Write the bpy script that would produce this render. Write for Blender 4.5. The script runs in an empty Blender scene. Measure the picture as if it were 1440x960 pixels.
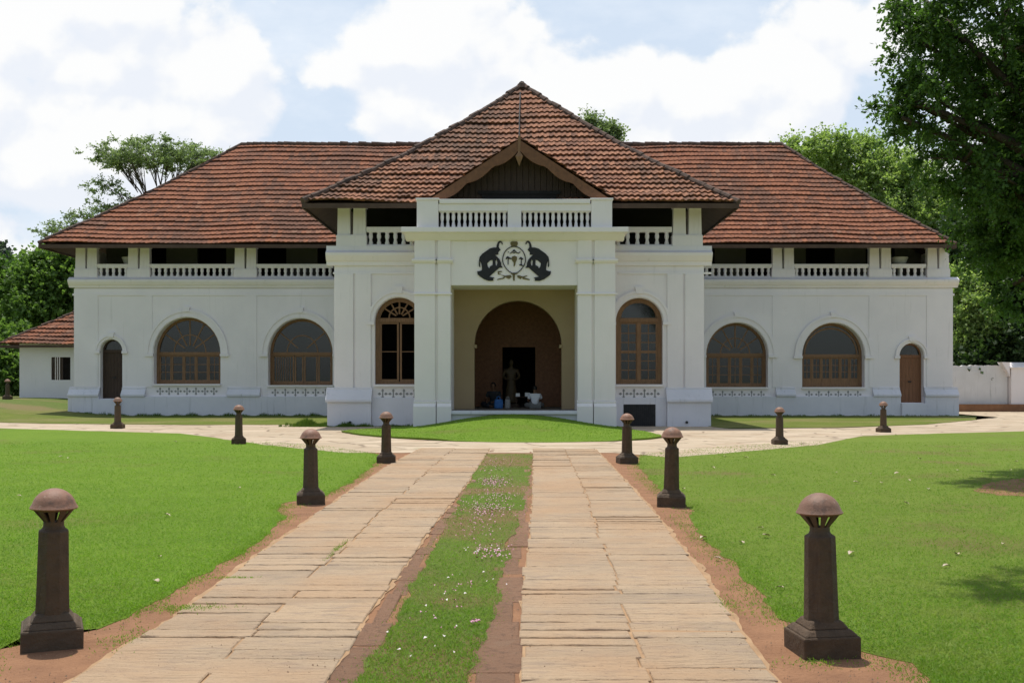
import bpy, bmesh, math, random
import numpy as np
from mathutils import Vector, Matrix

R = math.radians
random.seed(7)
rng = np.random.default_rng(11)
scene = bpy.context.scene
COL = scene.collection

# ------------------------------------------------------------------ camera
CAM_H = 1.74
FPX = 1500.0                                   # focal length in pixels of a 1440 wide picture
cam_d = bpy.data.cameras.new('camera')
cam_d.sensor_width = 36.0
cam_d.lens = 36.0 * FPX / 1440.0
cam_d.shift_x = -9.0 / 1440.0
cam_d.shift_y = 55.0 / 1440.0
cam_d.clip_start = 0.1
cam_d.clip_end = 3000
cam = bpy.data.objects.new('camera', cam_d)
cam.location = (0, 0, CAM_H)
cam.rotation_euler = (R(90), 0, 0)
COL.objects.link(cam)
scene.camera = cam

# ------------------------------------------------------------------ sun, sky, exposure
SUN_DIR = Vector((-0.10, 0.25, 0.963)).normalized()     # towards the sun
sun_el = math.asin(SUN_DIR.z)
sun_az = math.atan2(SUN_DIR.x, SUN_DIR.y)
sl = bpy.data.lights.new('sun', 'SUN')
sl.energy = 4.3
sl.angle = R(0.55)
sl.color = (1.0, 0.95, 0.87)
so = bpy.data.objects.new('sun', sl)
so.rotation_euler = (-SUN_DIR).to_track_quat('-Z', 'Y').to_euler()
so.location = (0, 0, 60)
COL.objects.link(so)

world = bpy.data.worlds.new('World')
scene.world = world
world.use_nodes = True
wt = world.node_tree
for n in list(wt.nodes):
    wt.nodes.remove(n)


class NT:
    """small helper around a node tree"""
    def __init__(self, tree):
        self.t = tree

    def n(self, typ, **kw):
        nd = self.t.nodes.new(typ)
        for k, v in kw.items():
            if k == 'ins':
                for kk, vv in v.items():
                    self.put(nd.inputs[kk], vv)
            else:
                setattr(nd, k, v)
        return nd

    def put(self, sock, v):
        if hasattr(v, 'is_linked') or isinstance(v, bpy.types.NodeSocket):
            self.t.links.new(v, sock)
        else:
            sock.default_value = v

    def math(self, op, a, b=None, clamp=False):
        nd = self.t.nodes.new('ShaderNodeMath')
        nd.operation = op
        nd.use_clamp = clamp
        self.put(nd.inputs[0], a)
        if b is not None:
            self.put(nd.inputs[1], b)
        return nd.outputs[0]

    def remap(self, v, a, b, c=0.0, d=1.0, smooth=False):
        nd = self.t.nodes.new('ShaderNodeMapRange')
        if smooth:
            nd.interpolation_type = 'SMOOTHSTEP'
        self.put(nd.inputs['Value'], v)
        nd.inputs['From Min'].default_value = a
        nd.inputs['From Max'].default_value = b
        nd.inputs['To Min'].default_value = c
        nd.inputs['To Max'].default_value = d
        return nd.outputs['Result']

    def mix(self, f, a, b, mode='MIX'):
        nd = self.t.nodes.new('ShaderNodeMix')
        nd.data_type = 'RGBA'
        nd.blend_type = mode
        self.put(nd.inputs[0], f)
        for s, v in ((nd.inputs[6], a), (nd.inputs[7], b)):
            if isinstance(v, tuple) and len(v) == 3:
                v = v + (1.0,)
            self.put(s, v)
        return nd.outputs[2]

    def noise(self, vec, scale, detail=4.0, rough=0.55, dist=0.0, dim='3D'):
        nd = self.t.nodes.new('ShaderNodeTexNoise')
        nd.noise_dimensions = dim
        if vec is not None:
            self.put(nd.inputs['Vector'], vec)
        nd.inputs['Scale'].default_value = scale
        nd.inputs['Detail'].default_value = detail
        nd.inputs['Roughness'].default_value = rough
        nd.inputs['Distortion'].default_value = dist
        return nd.outputs['Fac']

    def vmath(self, op, a, b=None):
        nd = self.t.nodes.new('ShaderNodeVectorMath')
        nd.operation = op
        self.put(nd.inputs[0], a)
        if b is not None:
            self.put(nd.inputs[1], b)
        return nd.outputs['Value'] if op in ('LENGTH', 'DOT_PRODUCT', 'DISTANCE') else nd.outputs[0]


W = NT(wt)
w_out = W.n('ShaderNodeOutputWorld')
w_bg = W.n('ShaderNodeBackground')
w_bg.inputs['Strength'].default_value = 0.12
world.cycles.sampling_method = 'MANUAL'
world.cycles.sample_map_resolution = 512
wt.links.new(w_bg.outputs[0], w_out.inputs[0])
sky = W.n('ShaderNodeTexSky')
sky.sky_type = 'NISHITA'
sky.sun_disc = False
sky.sun_elevation = sun_el
sky.sun_rotation = sun_az
sky.air_density = 1.0
sky.dust_density = 1.5
sky.ozone_density = 1.0
tc = W.n('ShaderNodeTexCoord')
vdir = tc.outputs['Generated']
sp = W.n('ShaderNodeSeparateXYZ')
wt.links.new(vdir, sp.inputs[0])
ya = W.math('MAXIMUM', W.math('ABSOLUTE', sp.outputs[1]), 0.12)
cu = W.math('DIVIDE', sp.outputs[0], ya)
cv = W.math('DIVIDE', sp.outputs[2], ya)
cb = W.n('ShaderNodeCombineXYZ')
wt.links.new(cu, cb.inputs[0])
wt.links.new(cv, cb.inputs[1])
uv = cb.outputs[0]
# cumulus banks: direction (tan azimuth, tan elevation) and half sizes
BANKS = [(-0.40, 0.325, 0.15, 0.075, 1.0), (-0.46, 0.225, 0.24, 0.085, 0.95), (-0.31, 0.265, 0.11, 0.085, 0.95), (-0.05, 0.28, 0.17, 0.09, 1.0),
         (-0.06, 0.34, 0.075, 0.06, 0.9), (0.08, 0.25, 0.22, 0.075, 1.0), (0.24, 0.265, 0.09, 0.075, 0.95),
         (0.33, 0.33, 0.09, 0.05, 0.85), (0.16, 0.20, 0.33, 0.06, 0.8), (-0.28, 0.20, 0.14, 0.035, 0.75), (0.46, 0.27, 0.14, 0.09, 0.75),
         (-0.55, 0.12, 0.2, 0.08, 0.7), (0.6, 0.15, 0.2, 0.1, 0.7)]
front = W.remap(sp.outputs[1], 0.05, 0.4, 0.0, 1.0, True)


def cloud_density(p, fine=True):
    bank = None
    for (u0, v0, ru, rv, amp) in BANKS:
        d = W.vmath('DIVIDE', W.vmath('SUBTRACT', p, (u0, v0, 0)), (ru, rv, 1))
        m = W.remap(W.vmath('LENGTH', d), 1.35, 0.3, 0.0, amp, True)
        bank = m if bank is None else W.math('MAXIMUM', bank, m)
    bank = W.math('MAXIMUM', W.math('MULTIPLY', bank, front), 0.24)
    q = W.vmath('MULTIPLY', p, (1, 1.2, 1))
    nz = W.noise(q, 9.0, 8.0 if fine else 4.0, 0.58, 0.0, '2D')
    wv = W.n('ShaderNodeTexNoise')
    W.put(wv.inputs['Vector'], q)
    wv.noise_dimensions = '2D'
    wv.inputs['Scale'].default_value = 16.0
    wv.inputs['Detail'].default_value = 4.0 if fine else 2.0
    warp = W.vmath('ADD', q, W.vmath('MULTIPLY', W.vmath('SUBTRACT', wv.outputs['Color'], (0.5, 0.5, 0.5)), (0.07, 0.07, 0.0)))
    acc = W.math('MULTIPLY', W.math('SUBTRACT', nz, 0.5), 1.1)
    for sc_, am in (((13.0, 0.34), (29.0, 0.17)) if fine else ((13.0, 0.34),)):
        vo = W.n('ShaderNodeTexVoronoi')
        vo.voronoi_dimensions = '2D'
        vo.feature = 'SMOOTH_F1'
        vo.inputs['Smoothness'].default_value = 0.5
        vo.inputs['Scale'].default_value = sc_
        W.put(vo.inputs['Vector'], warp)
        acc = W.math('ADD', acc, W.math('MULTIPLY', W.math('SUBTRACT', 0.42, vo.outputs['Distance']), am * 1.6))
    return W.math('ADD', bank, acc)


dens = cloud_density(uv)
dens_up = cloud_density(W.vmath('ADD', uv, (-0.012, 0.032, 0.0)), False)
cfac = W.remap(dens, 0.36, 0.64, 0.0, 1.0, True)
lit = W.math('SUBTRACT', dens, W.math('MULTIPLY', dens_up, 0.92))
shade = W.remap(lit, -0.16, 0.24, 0.0, 1.0, True)
cloud_col = W.mix(shade, (7.2, 7.5, 8.05), (8.35, 8.35, 8.3))
skyc = W.mix(W.math('MAXIMUM', W.math('MULTIPLY', front, 0.85), 0.3), sky.outputs[0], (6.05, 6.95, 8.05))
wisp = W.remap(W.noise(W.vmath('MULTIPLY', uv, (1.0, 2.2, 1.0)), 5.0, 6.0, 0.6, 0.0, '2D'), 0.42, 0.75, 0.0, 0.55)
skyc = W.mix(W.math('MULTIPLY', wisp, front), skyc, (7.9, 8.3, 8.8))
wcol = W.mix(W.math('MULTIPLY', cfac, 0.95), skyc, cloud_col)
wt.links.new(wcol, w_bg.inputs['Color'])

scene.view_settings.view_transform = 'Standard'
scene.view_settings.look = 'None'
scene.view_settings.exposure = 0.0
scene.view_settings.gamma = 1.0
scene.view_settings.use_curve_mapping = False

# ------------------------------------------------------------------ materials
MATS = {}


def new_mat(name):
    m = bpy.data.materials.new(name)
    m.use_nodes = True
    t = m.node_tree
    for n in list(t.nodes):
        t.nodes.remove(n)
    N = NT(t)
    out = N.n('ShaderNodeOutputMaterial')
    b = N.n('ShaderNodeBsdfPrincipled')
    t.links.new(b.outputs[0], out.inputs[0])
    MATS[name] = m
    return m, N, b, out


def bump(N, b, h, strength=0.3, dist=0.02):
    bp = N.n('ShaderNodeBump')
    bp.inputs['Strength'].default_value = strength
    bp.inputs['Distance'].default_value = dist
    N.put(bp.inputs['Height'], h)
    N.put(b.inputs['Normal'], bp.outputs[0])


def objco(N):
    return N.n('ShaderNodeTexCoord').outputs['Object']


def mottled(name, c1, c2, scale=3.0, rough=0.8, bstr=0.2, bscale=None, detail=6.0, spec=0.3, bdist=0.01, stretch=None, metallic=0.0):
    m, N, b, out = new_mat(name)
    co = objco(N)
    if stretch:
        co = N.vmath('MULTIPLY', co, stretch)
    f = N.noise(co, scale, detail, 0.6)
    f = N.remap(f, 0.3, 0.7, 0, 1)
    c = N.mix(f, c1, c2)
    N.put(b.inputs['Base Color'], c)
    b.inputs['Roughness'].default_value = rough
    b.inputs['Specular IOR Level'].default_value = spec
    b.inputs['Metallic'].default_value = metallic
    if bstr:
        bump(N, b, N.noise(co, bscale or scale * 6, 5.0, 0.6), bstr, bdist)
    return m


def whitewash(name, base, tint, stain, amount=0.4):
    m, N, b, out = new_mat(name)
    co = objco(N)
    big = N.remap(N.noise(co, 0.55, 5, 0.6), 0.35, 0.7)
    c = N.mix(big, base, tint)
    streak = N.noise(N.vmath('MULTIPLY', co, (5.0, 5.0, 0.35)), 1.0, 6, 0.65)
    sf = N.math('MULTIPLY', N.remap(streak, 0.56, 0.8, 0, 1, True), amount)
    c = N.mix(sf, c, stain)
    spot = N.remap(N.noise(co, 7.0, 6, 0.7), 0.66, 0.8, 0, amount * 0.9)
    c = N.mix(spot, c, stain)
    N.put(b.inputs['Base Color'], c)
    b.inputs['Roughness'].default_value = 0.9
    b.inputs['Specular IOR Level'].default_value = 0.15
    bump(N, b, N.math('ADD', N.noise(co, 22, 5, 0.6), N.math('MULTIPLY', N.noise(co, 1.6, 3), 2.0)), 0.25, 0.012)
    return m


whitewash('whitewash', (0.85, 0.81, 0.81), (0.78, 0.745, 0.75), (0.45, 0.44, 0.41), 0.34)
whitewash('portico_white', (0.85, 0.80, 0.79), (0.79, 0.75, 0.735), (0.50, 0.48, 0.38), 0.22)
whitewash('plinth_white', (0.76, 0.75, 0.79), (0.66, 0.66, 0.70), (0.30, 0.31, 0.30), 0.6)
whitewash('ochre_plaster', (0.40, 0.305, 0.185), (0.35, 0.265, 0.16), (0.34, 0.28, 0.19), 0.4)
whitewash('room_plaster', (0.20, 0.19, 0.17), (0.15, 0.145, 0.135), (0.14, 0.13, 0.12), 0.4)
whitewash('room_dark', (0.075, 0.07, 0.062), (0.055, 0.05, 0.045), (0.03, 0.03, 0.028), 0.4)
whitewash('boundary_white', (0.74, 0.74, 0.74), (0.62, 0.62, 0.61), (0.16, 0.16, 0.14), 0.8)
mottled('wood_frame', (0.26, 0.145, 0.072), (0.165, 0.09, 0.045), 3, 0.5, 0.2, 40, stretch=(6, 6, 1))
mottled('wood_board', (0.29, 0.135, 0.065), (0.19, 0.086, 0.042), 3, 0.6, 0.3, 30, stretch=(3, 3, 3))
mottled('wood_barge', (0.21, 0.10, 0.05), (0.13, 0.062, 0.033), 3, 0.65, 0.3, 30, stretch=(2, 2, 2))
mottled('wood_dark', (0.075, 0.047, 0.032), (0.045, 0.028, 0.02), 3, 0.65, 0.3, 30, stretch=(8, 8, 1))
mottled('wood_eave', (0.10, 0.065, 0.045), (0.065, 0.04, 0.028), 3, 0.7, 0.3, 30)
mottled('wood_door', (0.27, 0.125, 0.062), (0.18, 0.083, 0.041), 2, 0.55, 0.25, 25, stretch=(10, 10, 0.7))
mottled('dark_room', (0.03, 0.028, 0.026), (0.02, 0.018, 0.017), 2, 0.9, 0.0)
mottled('iron_grille', (0.035, 0.035, 0.037), (0.022, 0.022, 0.023), 5, 0.6, 0.1)
mottled('black_paint', (0.022, 0.022, 0.024), (0.012, 0.012, 0.014), 8, 0.45, 0.1, 60)
mottled('olive_paint', (0.17, 0.135, 0.055), (0.10, 0.08, 0.035), 30, 0.5, 0.1)
mottled('relief_grey', (0.34, 0.34, 0.33), (0.20, 0.20, 0.195), 30, 0.9, 0.0)
mottled('tile_ridge', (0.16, 0.10, 0.075), (0.05, 0.04, 0.034), 5, 0.9, 0.5, 40)
mottled('floor_stone', (0.22, 0.19, 0.16), (0.15, 0.13, 0.11), 2, 0.7, 0.1)
mottled('bark', (0.10, 0.075, 0.055), (0.05, 0.038, 0.03), 4, 0.9, 0.6, 15, stretch=(4, 4, 1), bdist=0.04)
mottled('bark_pale', (0.13, 0.115, 0.10), (0.07, 0.06, 0.05), 4, 0.9, 0.5, 15, stretch=(4, 4, 1), bdist=0.03)
mottled('bowl_stone', (0.55, 0.54, 0.50), (0.42, 0.41, 0.38), 5, 0.8, 0.2)
mottled('skin_brown', (0.16, 0.085, 0.05), (0.13, 0.07, 0.042), 12, 0.5, 0.0)
mottled('hair_black', (0.012, 0.010, 0.009), (0.02, 0.017, 0.014), 30, 0.5, 0.2)
mottled('shirt_white', (0.78, 0.80, 0.84), (0.66, 0.69, 0.74), 9, 0.85, 0.4, 12, bdist=0.02)
mottled('cloth_pale', (0.62, 0.62, 0.60), (0.48, 0.48, 0.46), 9, 0.85, 0.4, 12, bdist=0.02)
mottled('cloth_grey', (0.22, 0.22, 0.215), (0.15, 0.15, 0.148), 9, 0.85, 0.4, 12, bdist=0.02)
mottled('cloth_blue', (0.05, 0.17, 0.42), (0.03, 0.10, 0.30), 9, 0.8, 0.4, 12, bdist=0.02)
mottled('cloth_dark', (0.035, 0.04, 0.045), (0.022, 0.024, 0.03), 9, 0.8, 0.4, 12)
mottled('spot_white', (0.85, 0.85, 0.85), (0.8, 0.8, 0.8), 5, 0.8, 0.0)
mottled('statue_ochre', (0.085, 0.058, 0.028), (0.055, 0.038, 0.02), 6, 0.6, 0.3, 20)
mottled('soil_red', (0.32, 0.165, 0.085), (0.22, 0.11, 0.058), 3.0, 0.95, 0.9, 30, bdist=0.03)
mottled('dry_leaf', (0.58, 0.50, 0.38), (0.38, 0.29, 0.19), 20, 0.7, 0.2)
mottled('petal_pink', (0.46, 0.17, 0.27), (0.55, 0.33, 0.40), 4, 0.7, 0.0)
mottled('petal_white', (0.72, 0.68, 0.62), (0.6, 0.5, 0.5), 4, 0.7, 0.0)

# bollard: weathered laterite brown, glossier cap
m, N, b, out = new_mat('bollard_stone')
co = objco(N)
f = N.remap(N.noise(co, 9, 6, 0.65), 0.3, 0.7)
c = N.mix(f, (0.115, 0.070, 0.038), (0.064, 0.039, 0.022))
oi = N.n('ShaderNodeObjectInfo').outputs['Random']
c = N.mix(N.math('MULTIPLY', oi, 0.45), c, (0.10, 0.078, 0.055))
co = N.vmath('ADD', co, N.vmath('MULTIPLY', oi, (7.0, 5.0, 3.0)))
g = N.remap(N.noise(N.vmath('MULTIPLY', co, (14, 14, 2.0)), 1.5, 5, 0.6), 0.58, 0.75, 0, 0.7)
c = N.mix(g, c, (0.05, 0.03, 0.02))
pk = N.remap(N.noise(co, 55, 3, 0.6), 0.68, 0.76, 0, 0.5)
c = N.mix(pk, c, (0.30, 0.22, 0.16))
N.put(b.inputs['Base Color'], c)
b.inputs['Roughness'].default_value = 0.72
b.inputs['Specular IOR Level'].default_value = 0.3
bump(N, b, N.math('ADD', N.noise(co, 60, 5, 0.7), N.math('MULTIPLY', N.noise(co, 12, 5), 2.5)), 0.75, 0.012)
m, N, b, out = new_mat('bollard_cap')
co = objco(N)
f = N.remap(N.noise(co, 10, 6, 0.65), 0.3, 0.7)
c = N.mix(f, (0.33, 0.17, 0.11), (0.21, 0.105, 0.068))
oi = N.n('ShaderNodeObjectInfo').outputs['Random']
c = N.mix(N.math('MULTIPLY', oi, 0.45), c, (0.10, 0.078, 0.055))
co = N.vmath('ADD', co, N.vmath('MULTIPLY', oi, (7.0, 5.0, 3.0)))
g = N.remap(N.noise(co, 7, 6, 0.7), 0.54, 0.68, 0, 0.8)
c = N.mix(g, c, (0.075, 0.055, 0.045))
pk = N.remap(N.noise(co, 30, 4, 0.7), 0.62, 0.72, 0, 0.6)
c = N.mix(pk, c, (0.42, 0.33, 0.26))
N.put(b.inputs['Base Color'], c)
b.inputs['Roughness'].default_value = 0.56
b.inputs['Specular IOR Level'].default_value = 0.35
bump(N, b, N.math('ADD', N.noise(co, 70, 5, 0.7), N.math('MULTIPLY', N.noise(co, 14, 4, 0.6), 1.5)), 0.4, 0.008)

# glass: real see-through pane with a reflection
m, N, b, out = new_mat('glass')
for n in list(N.t.nodes):
    N.t.nodes.remove(n)
out = N.n('ShaderNodeOutputMaterial')
tr = N.n('ShaderNodeBsdfTransparent')
tr.inputs[0].default_value = (0.62, 0.62, 0.58, 1)
gl = N.n('ShaderNodeBsdfGlossy')
gl.inputs['Color'].default_value = (0.9, 0.92, 0.95, 1)
gl.inputs['Roughness'].default_value = 0.06
lw = N.n('ShaderNodeFresnel')
lw.inputs[0].default_value = 1.5
fac = N.math('ADD', lw.outputs[0], 0.01, True)
ms = N.n('ShaderNodeMixShader')
N.put(ms.inputs[0], fac)
N.t.links.new(tr.outputs[0], ms.inputs[1])
N.t.links.new(gl.outputs[0], ms.inputs[2])
N.t.links.new(ms.outputs[0], out.inputs[0])

# clay roof tiles: colour per tile, soot and lichen patches
def tile_mat(name, ca, cb_, soot, soot_amt):
    m, N, b, out = new_mat(name)
    uvn = N.n('ShaderNodeTexCoord').outputs['UV']
    fl = N.vmath('FLOOR', uvn)
    wn = N.n('ShaderNodeTexWhiteNoise')
    wn.noise_dimensions = '2D'
    N.put(wn.inputs['Vector'], fl)
    co = objco(N)
    c = N.mix(wn.outputs['Value'], ca, cb_)
    p = N.math('ADD', N.noise(co, 0.33, 5, 0.6), N.math('MULTIPLY', N.math('SUBTRACT', wn.outputs['Value'], 0.5), 0.16))
    c = N.mix(N.math('MULTIPLY', N.remap(p, 0.42, 0.66, 0, 1, True), soot_amt), c, soot)
    fine = N.noise(co, 9.0, 6, 0.7)
    c = N.mix(N.remap(fine, 0.46, 0.68, 0, 0.7), c, (0.045, 0.030, 0.024))
    wn2 = N.n('ShaderNodeTexWhiteNoise')
    wn2.noise_dimensions = '2D'
    N.put(wn2.inputs['Vector'], N.vmath('ADD', fl, (17.0, 31.0, 0.0)))
    c = N.mix(N.math('MULTIPLY', N.math('GREATER_THAN', wn2.outputs['Value'], 0.975), 0.3), c, (0.36, 0.20, 0.13))
    c = N.mix(N.remap(N.noise(co, 26.0, 4, 0.7), 0.68, 0.76, 0, 0.6), c, (0.40, 0.30, 0.24))
    N.put(b.inputs['Base Color'], c)
    b.inputs['Roughness'].default_value = 0.85
    b.inputs['Specular IOR Level'].default_value = 0.2
    bump(N, b, N.noise(co, 35, 4, 0.7), 0.5, 0.01)


tile_mat('roof_tile', (0.30, 0.115, 0.058), (0.225, 0.085, 0.047), (0.14, 0.070, 0.046), 0.8)
tile_mat('roof_tile_orange', (0.37, 0.175, 0.10), (0.225, 0.10, 0.06), (0.125, 0.075, 0.052), 0.85)

# stone slabs: sandstone, per-slab tint by island, stains
m, N, b, out = new_mat('sandstone')
co = N.n('ShaderNodeNewGeometry')
pos = co.outputs['Position']
isl = co.outputs['Random Per Island']
c = N.mix(isl, (0.33, 0.25, 0.17), (0.43, 0.315, 0.205))
c = N.mix(N.remap(N.noise(pos, 1.1, 6, 0.65), 0.42, 0.68, 0, 0.7), c, (0.46, 0.33, 0.21))
c = N.mix(N.remap(N.noise(N.vmath('MULTIPLY', pos, (1.0, 4.0, 1.0)), 2.6, 6, 0.7), 0.50, 0.68, 0, 0.8), c, (0.27, 0.205, 0.155))
c = N.mix(N.remap(N.noise(pos, 0.45, 6, 0.65), 0.44, 0.62, 0, 0.72), c, (0.41, 0.262, 0.15))
c = N.mix(N.remap(N.noise(pos, 30, 4, 0.7), 0.58, 0.72, 0, 0.7), c, (0.22, 0.155, 0.11))
c = N.mix(N.remap(N.noise(N.vmath('MULTIPLY', pos, (2.0, 16.0, 1.0)), 2.2, 5, 0.7), 0.60, 0.70, 0, 0.6), c, (0.20, 0.14, 0.10))
N.put(b.inputs['Base Color'], c)
b.inputs['Roughness'].default_value = 0.85
b.inputs['Specular IOR Level'].default_value = 0.25
bump(N, b, N.math('ADD', N.noise(pos, 28, 6, 0.7), N.math('MULTIPLY', N.noise(N.vmath('MULTIPLY', pos, (1.0, 5.0, 1.0)), 5, 5), 2.5)), 0.9, 0.018)

mottled('grit', (0.42, 0.29, 0.19), (0.26, 0.17, 0.11), 40.0, 0.95, 0.0)
mottled('joint_sand', (0.42, 0.27, 0.15), (0.30, 0.185, 0.10), 4.0, 0.95, 0.6, 60)
m, N, b, out = new_mat('laterite')
g_ = N.n('ShaderNodeNewGeometry')
pos = g_.outputs['Position']
c = N.mix(g_.outputs['Random Per Island'], (0.27, 0.145, 0.08), (0.31, 0.168, 0.095))
c = N.mix(N.remap(N.noise(pos, 14, 6, 0.75), 0.5, 0.68, 0, 0.7), c, (0.12, 0.066, 0.042))
c = N.mix(N.remap(N.noise(pos, 3, 5, 0.7), 0.55, 0.7, 0, 0.6), c, (0.33, 0.21, 0.13))
N.put(b.inputs['Base Color'], c)
b.inputs['Roughness'].default_value = 0.95
bump(N, b, N.noise(pos, 28, 7, 0.8), 1.0, 0.04)

# pale flagstones of the forecourt
m, N, b, out = new_mat('flagstone')
pos = N.n('ShaderNodeNewGeometry').outputs['Position']
vo = N.n('ShaderNodeTexVoronoi')
vo.feature = 'DISTANCE_TO_EDGE'
vo.inputs['Scale'].default_value = 1.0
N.put(vo.inputs['Vector'], N.vmath('MULTIPLY', N.vmath('ADD', pos, (0, 0, 0)), (0.55, 0.9, 0.0)))
vc = N.n('ShaderNodeTexVoronoi')
vc.inputs['Scale'].default_value = 1.0
N.put(vc.inputs['Vector'], N.vmath('MULTIPLY', pos, (0.55, 0.9, 0.0)))
vs = N.n('ShaderNodeSeparateColor')
N.put(vs.inputs[0], vc.outputs['Color'])
c = N.mix(vs.outputs[0], (0.40, 0.315, 0.215), (0.50, 0.40, 0.285))
c = N.mix(N.remap(N.noise(pos, 0.8, 6, 0.65), 0.5, 0.7, 0, 0.7), c, (0.36, 0.245, 0.15))
c = N.mix(N.remap(N.noise(pos, 5, 6, 0.65), 0.55, 0.75, 0, 0.5), c, (0.27, 0.21, 0.15))
jt = N.remap(N.math('ADD', vo.outputs['Distance'], N.math('MULTIPLY', N.noise(pos, 3), 0.05)), 0.03, 0.06, 1, 0)
c = N.mix(N.math('MULTIPLY', jt, 0.7), c, (0.13, 0.09, 0.055))
c = N.mix(N.math('MULTIPLY', N.remap(N.noise(pos, 0.9, 6, 0.7), 0.60, 0.70, 0, 1), 0.5), c, (0.15, 0.16, 0.05))
N.put(b.inputs['Base Color'], c)
b.inputs['Roughness'].default_value = 0.9
bump(N, b, N.math('SUBTRACT', N.noise(pos, 12, 5, 0.6), N.math('MULTIPLY', jt, 1.5)), 0.5, 0.02)


def ground_mat(name, greens, worn, worn_lo, worn_hi, worn_amt):
    m, N, b, out = new_mat(name)
    pos = N.n('ShaderNodeNewGeometry').outputs['Position']
    c = N.mix(N.remap(N.noise(pos, 0.35, 6, 0.6), 0.35, 0.65), greens[0], greens[1])
    c = N.mix(N.remap(N.noise(pos, 2.2, 6, 0.65), 0.45, 0.7, 0, 0.7), c, greens[2])
    c = N.mix(N.remap(N.noise(pos, 40, 3, 0.6), 0.5, 0.7, 0, 0.5), c, (0.035, 0.06, 0.012))
    w = N.math('ADD', N.noise(pos, 0.28, 5, 0.6), N.math('MULTIPLY', N.noise(pos, 6, 4, 0.6), 0.12))
    c = N.mix(N.remap(w, worn_lo, worn_hi, 0, worn_amt, True), c, worn)
    N.put(b.inputs['Base Color'], c)
    b.inputs['Roughness'].default_value = 0.95
    b.inputs['Specular IOR Level'].default_value = 0.1
    bump(N, b, N.noise(pos, 60, 4, 0.7), 0.8, 0.03)


ground_mat('lawn_green', ((0.14, 0.235, 0.026), (0.165, 0.26, 0.03), (0.12, 0.20, 0.022)), (0.16, 0.16, 0.045), 0.6, 0.75, 0.6)
ground_mat('lawn_worn', ((0.15, 0.22, 0.032), (0.175, 0.24, 0.04), (0.135, 0.19, 0.03)), (0.18, 0.14, 0.06), 0.58, 0.74, 0.7)
ground_mat('lawn_median', ((0.12, 0.18, 0.03), (0.14, 0.19, 0.035), (0.14, 0.145, 0.05)), (0.22, 0.135, 0.075), 0.50, 0.64, 0.85)
ground_mat('lawn_far', ((0.13, 0.17, 0.03), (0.16, 0.19, 0.04), (0.11, 0.14, 0.028)), (0.22, 0.19, 0.08), 0.5, 0.7, 0.6)
ground_mat('earth_far', ((0.12, 0.17, 0.04), (0.14, 0.17, 0.05), (0.10, 0.14, 0.035)), (0.23, 0.17, 0.09), 0.54, 0.68, 0.7)


def leaf_mat(name, c1, c2, trans=0.3, tcol=None, gloss=0.35, patch=None, patch2=None):
    m, N, b, out = new_mat(name)
    g = N.n('ShaderNodeNewGeometry')
    rnd = g.outputs['Random Per Island']
    c = N.mix(rnd, c1, c2)
    pos = g.outputs['Position']
    c = N.mix(N.remap(N.noise(pos, 0.5, 4, 0.6), 0.35, 0.65, 0, 0.6), c, tuple(0.8 * x for x in c1))
    if patch:
        c = N.mix(N.remap(N.noise(pos, 0.8, 6, 0.7), 0.50, 0.66, 0, 0.75, True), c, patch)
        c = N.mix(N.remap(N.noise(pos, 0.22, 4, 0.6), 0.48, 0.66, 0, 0.5, True), c, patch2)
    N.put(b.inputs['Base Color'], c)
    b.inputs['Roughness'].default_value = 0.55
    b.inputs['Specular IOR Level'].default_value = gloss
    t = N.n('ShaderNodeBsdfTranslucent')
    N.put(t.inputs[0], N.mix(1.0, c, tcol or (1.3, 1.45, 0.7, 1), 'MULTIPLY'))
    ms = N.n('ShaderNodeMixShader')
    ms.inputs[0].default_value = trans
    N.t.links.new(b.outputs[0], ms.inputs[1])
    N.t.links.new(t.outputs[0], ms.inputs[2])
    N.t.links.new(ms.outputs[0], out.inputs[0])


leaf_mat('leaf_dark', (0.058, 0.118, 0.030), (0.115, 0.20, 0.050), 0.48)
leaf_mat('leaf_deep', (0.030, 0.062, 0.018), (0.055, 0.10, 0.028), 0.35)
leaf_mat('leaf_mid', (0.125, 0.215, 0.055), (0.19, 0.29, 0.08), 0.5)
leaf_mat('leaf_light', (0.26, 0.36, 0.13), (0.36, 0.44, 0.18), 0.52)
leaf_mat('leaf_grey', (0.18, 0.24, 0.13), (0.24, 0.30, 0.165), 0.5)
leaf_mat('leaf_haze_blue', (0.060, 0.085, 0.080), (0.085, 0.11, 0.10), 0.2)  # bluish distance haze is put into this leaf colour
leaf_mat('blade_bright', (0.15, 0.275, 0.024), (0.22, 0.35, 0.042), 0.42, gloss=0.15, patch=(0.19, 0.265, 0.05), patch2=(0.10, 0.215, 0.02))
leaf_mat('blade_worn', (0.145, 0.26, 0.028), (0.225, 0.335, 0.056), 0.42, gloss=0.15, patch=(0.25, 0.29, 0.08), patch2=(0.12, 0.235, 0.026))
leaf_mat('blade_weed', (0.06, 0.12, 0.016), (0.11, 0.18, 0.025), 0.35, gloss=0.2)

# ------------------------------------------------------------------ object helpers


def link(o, parent=None):
    COL.objects.link(o)
    if parent is not None:
        o.parent = parent
    return o


def tag(o, label=None, cat=None, group=None, kind=None):
    if label:
        o['label'] = label
    if cat:
        o['category'] = cat
    if group:
        o['group'] = group
    if kind:
        o['kind'] = kind
    return o


def empty(name, loc, rotz=0.0, label=None, cat=None, group=None):
    o = bpy.data.objects.new(name, None)
    o.empty_display_size = 0.3
    o.location = loc
    o.rotation_euler = (0, 0, rotz)
    link(o)
    return tag(o, label, cat, group)


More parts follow.
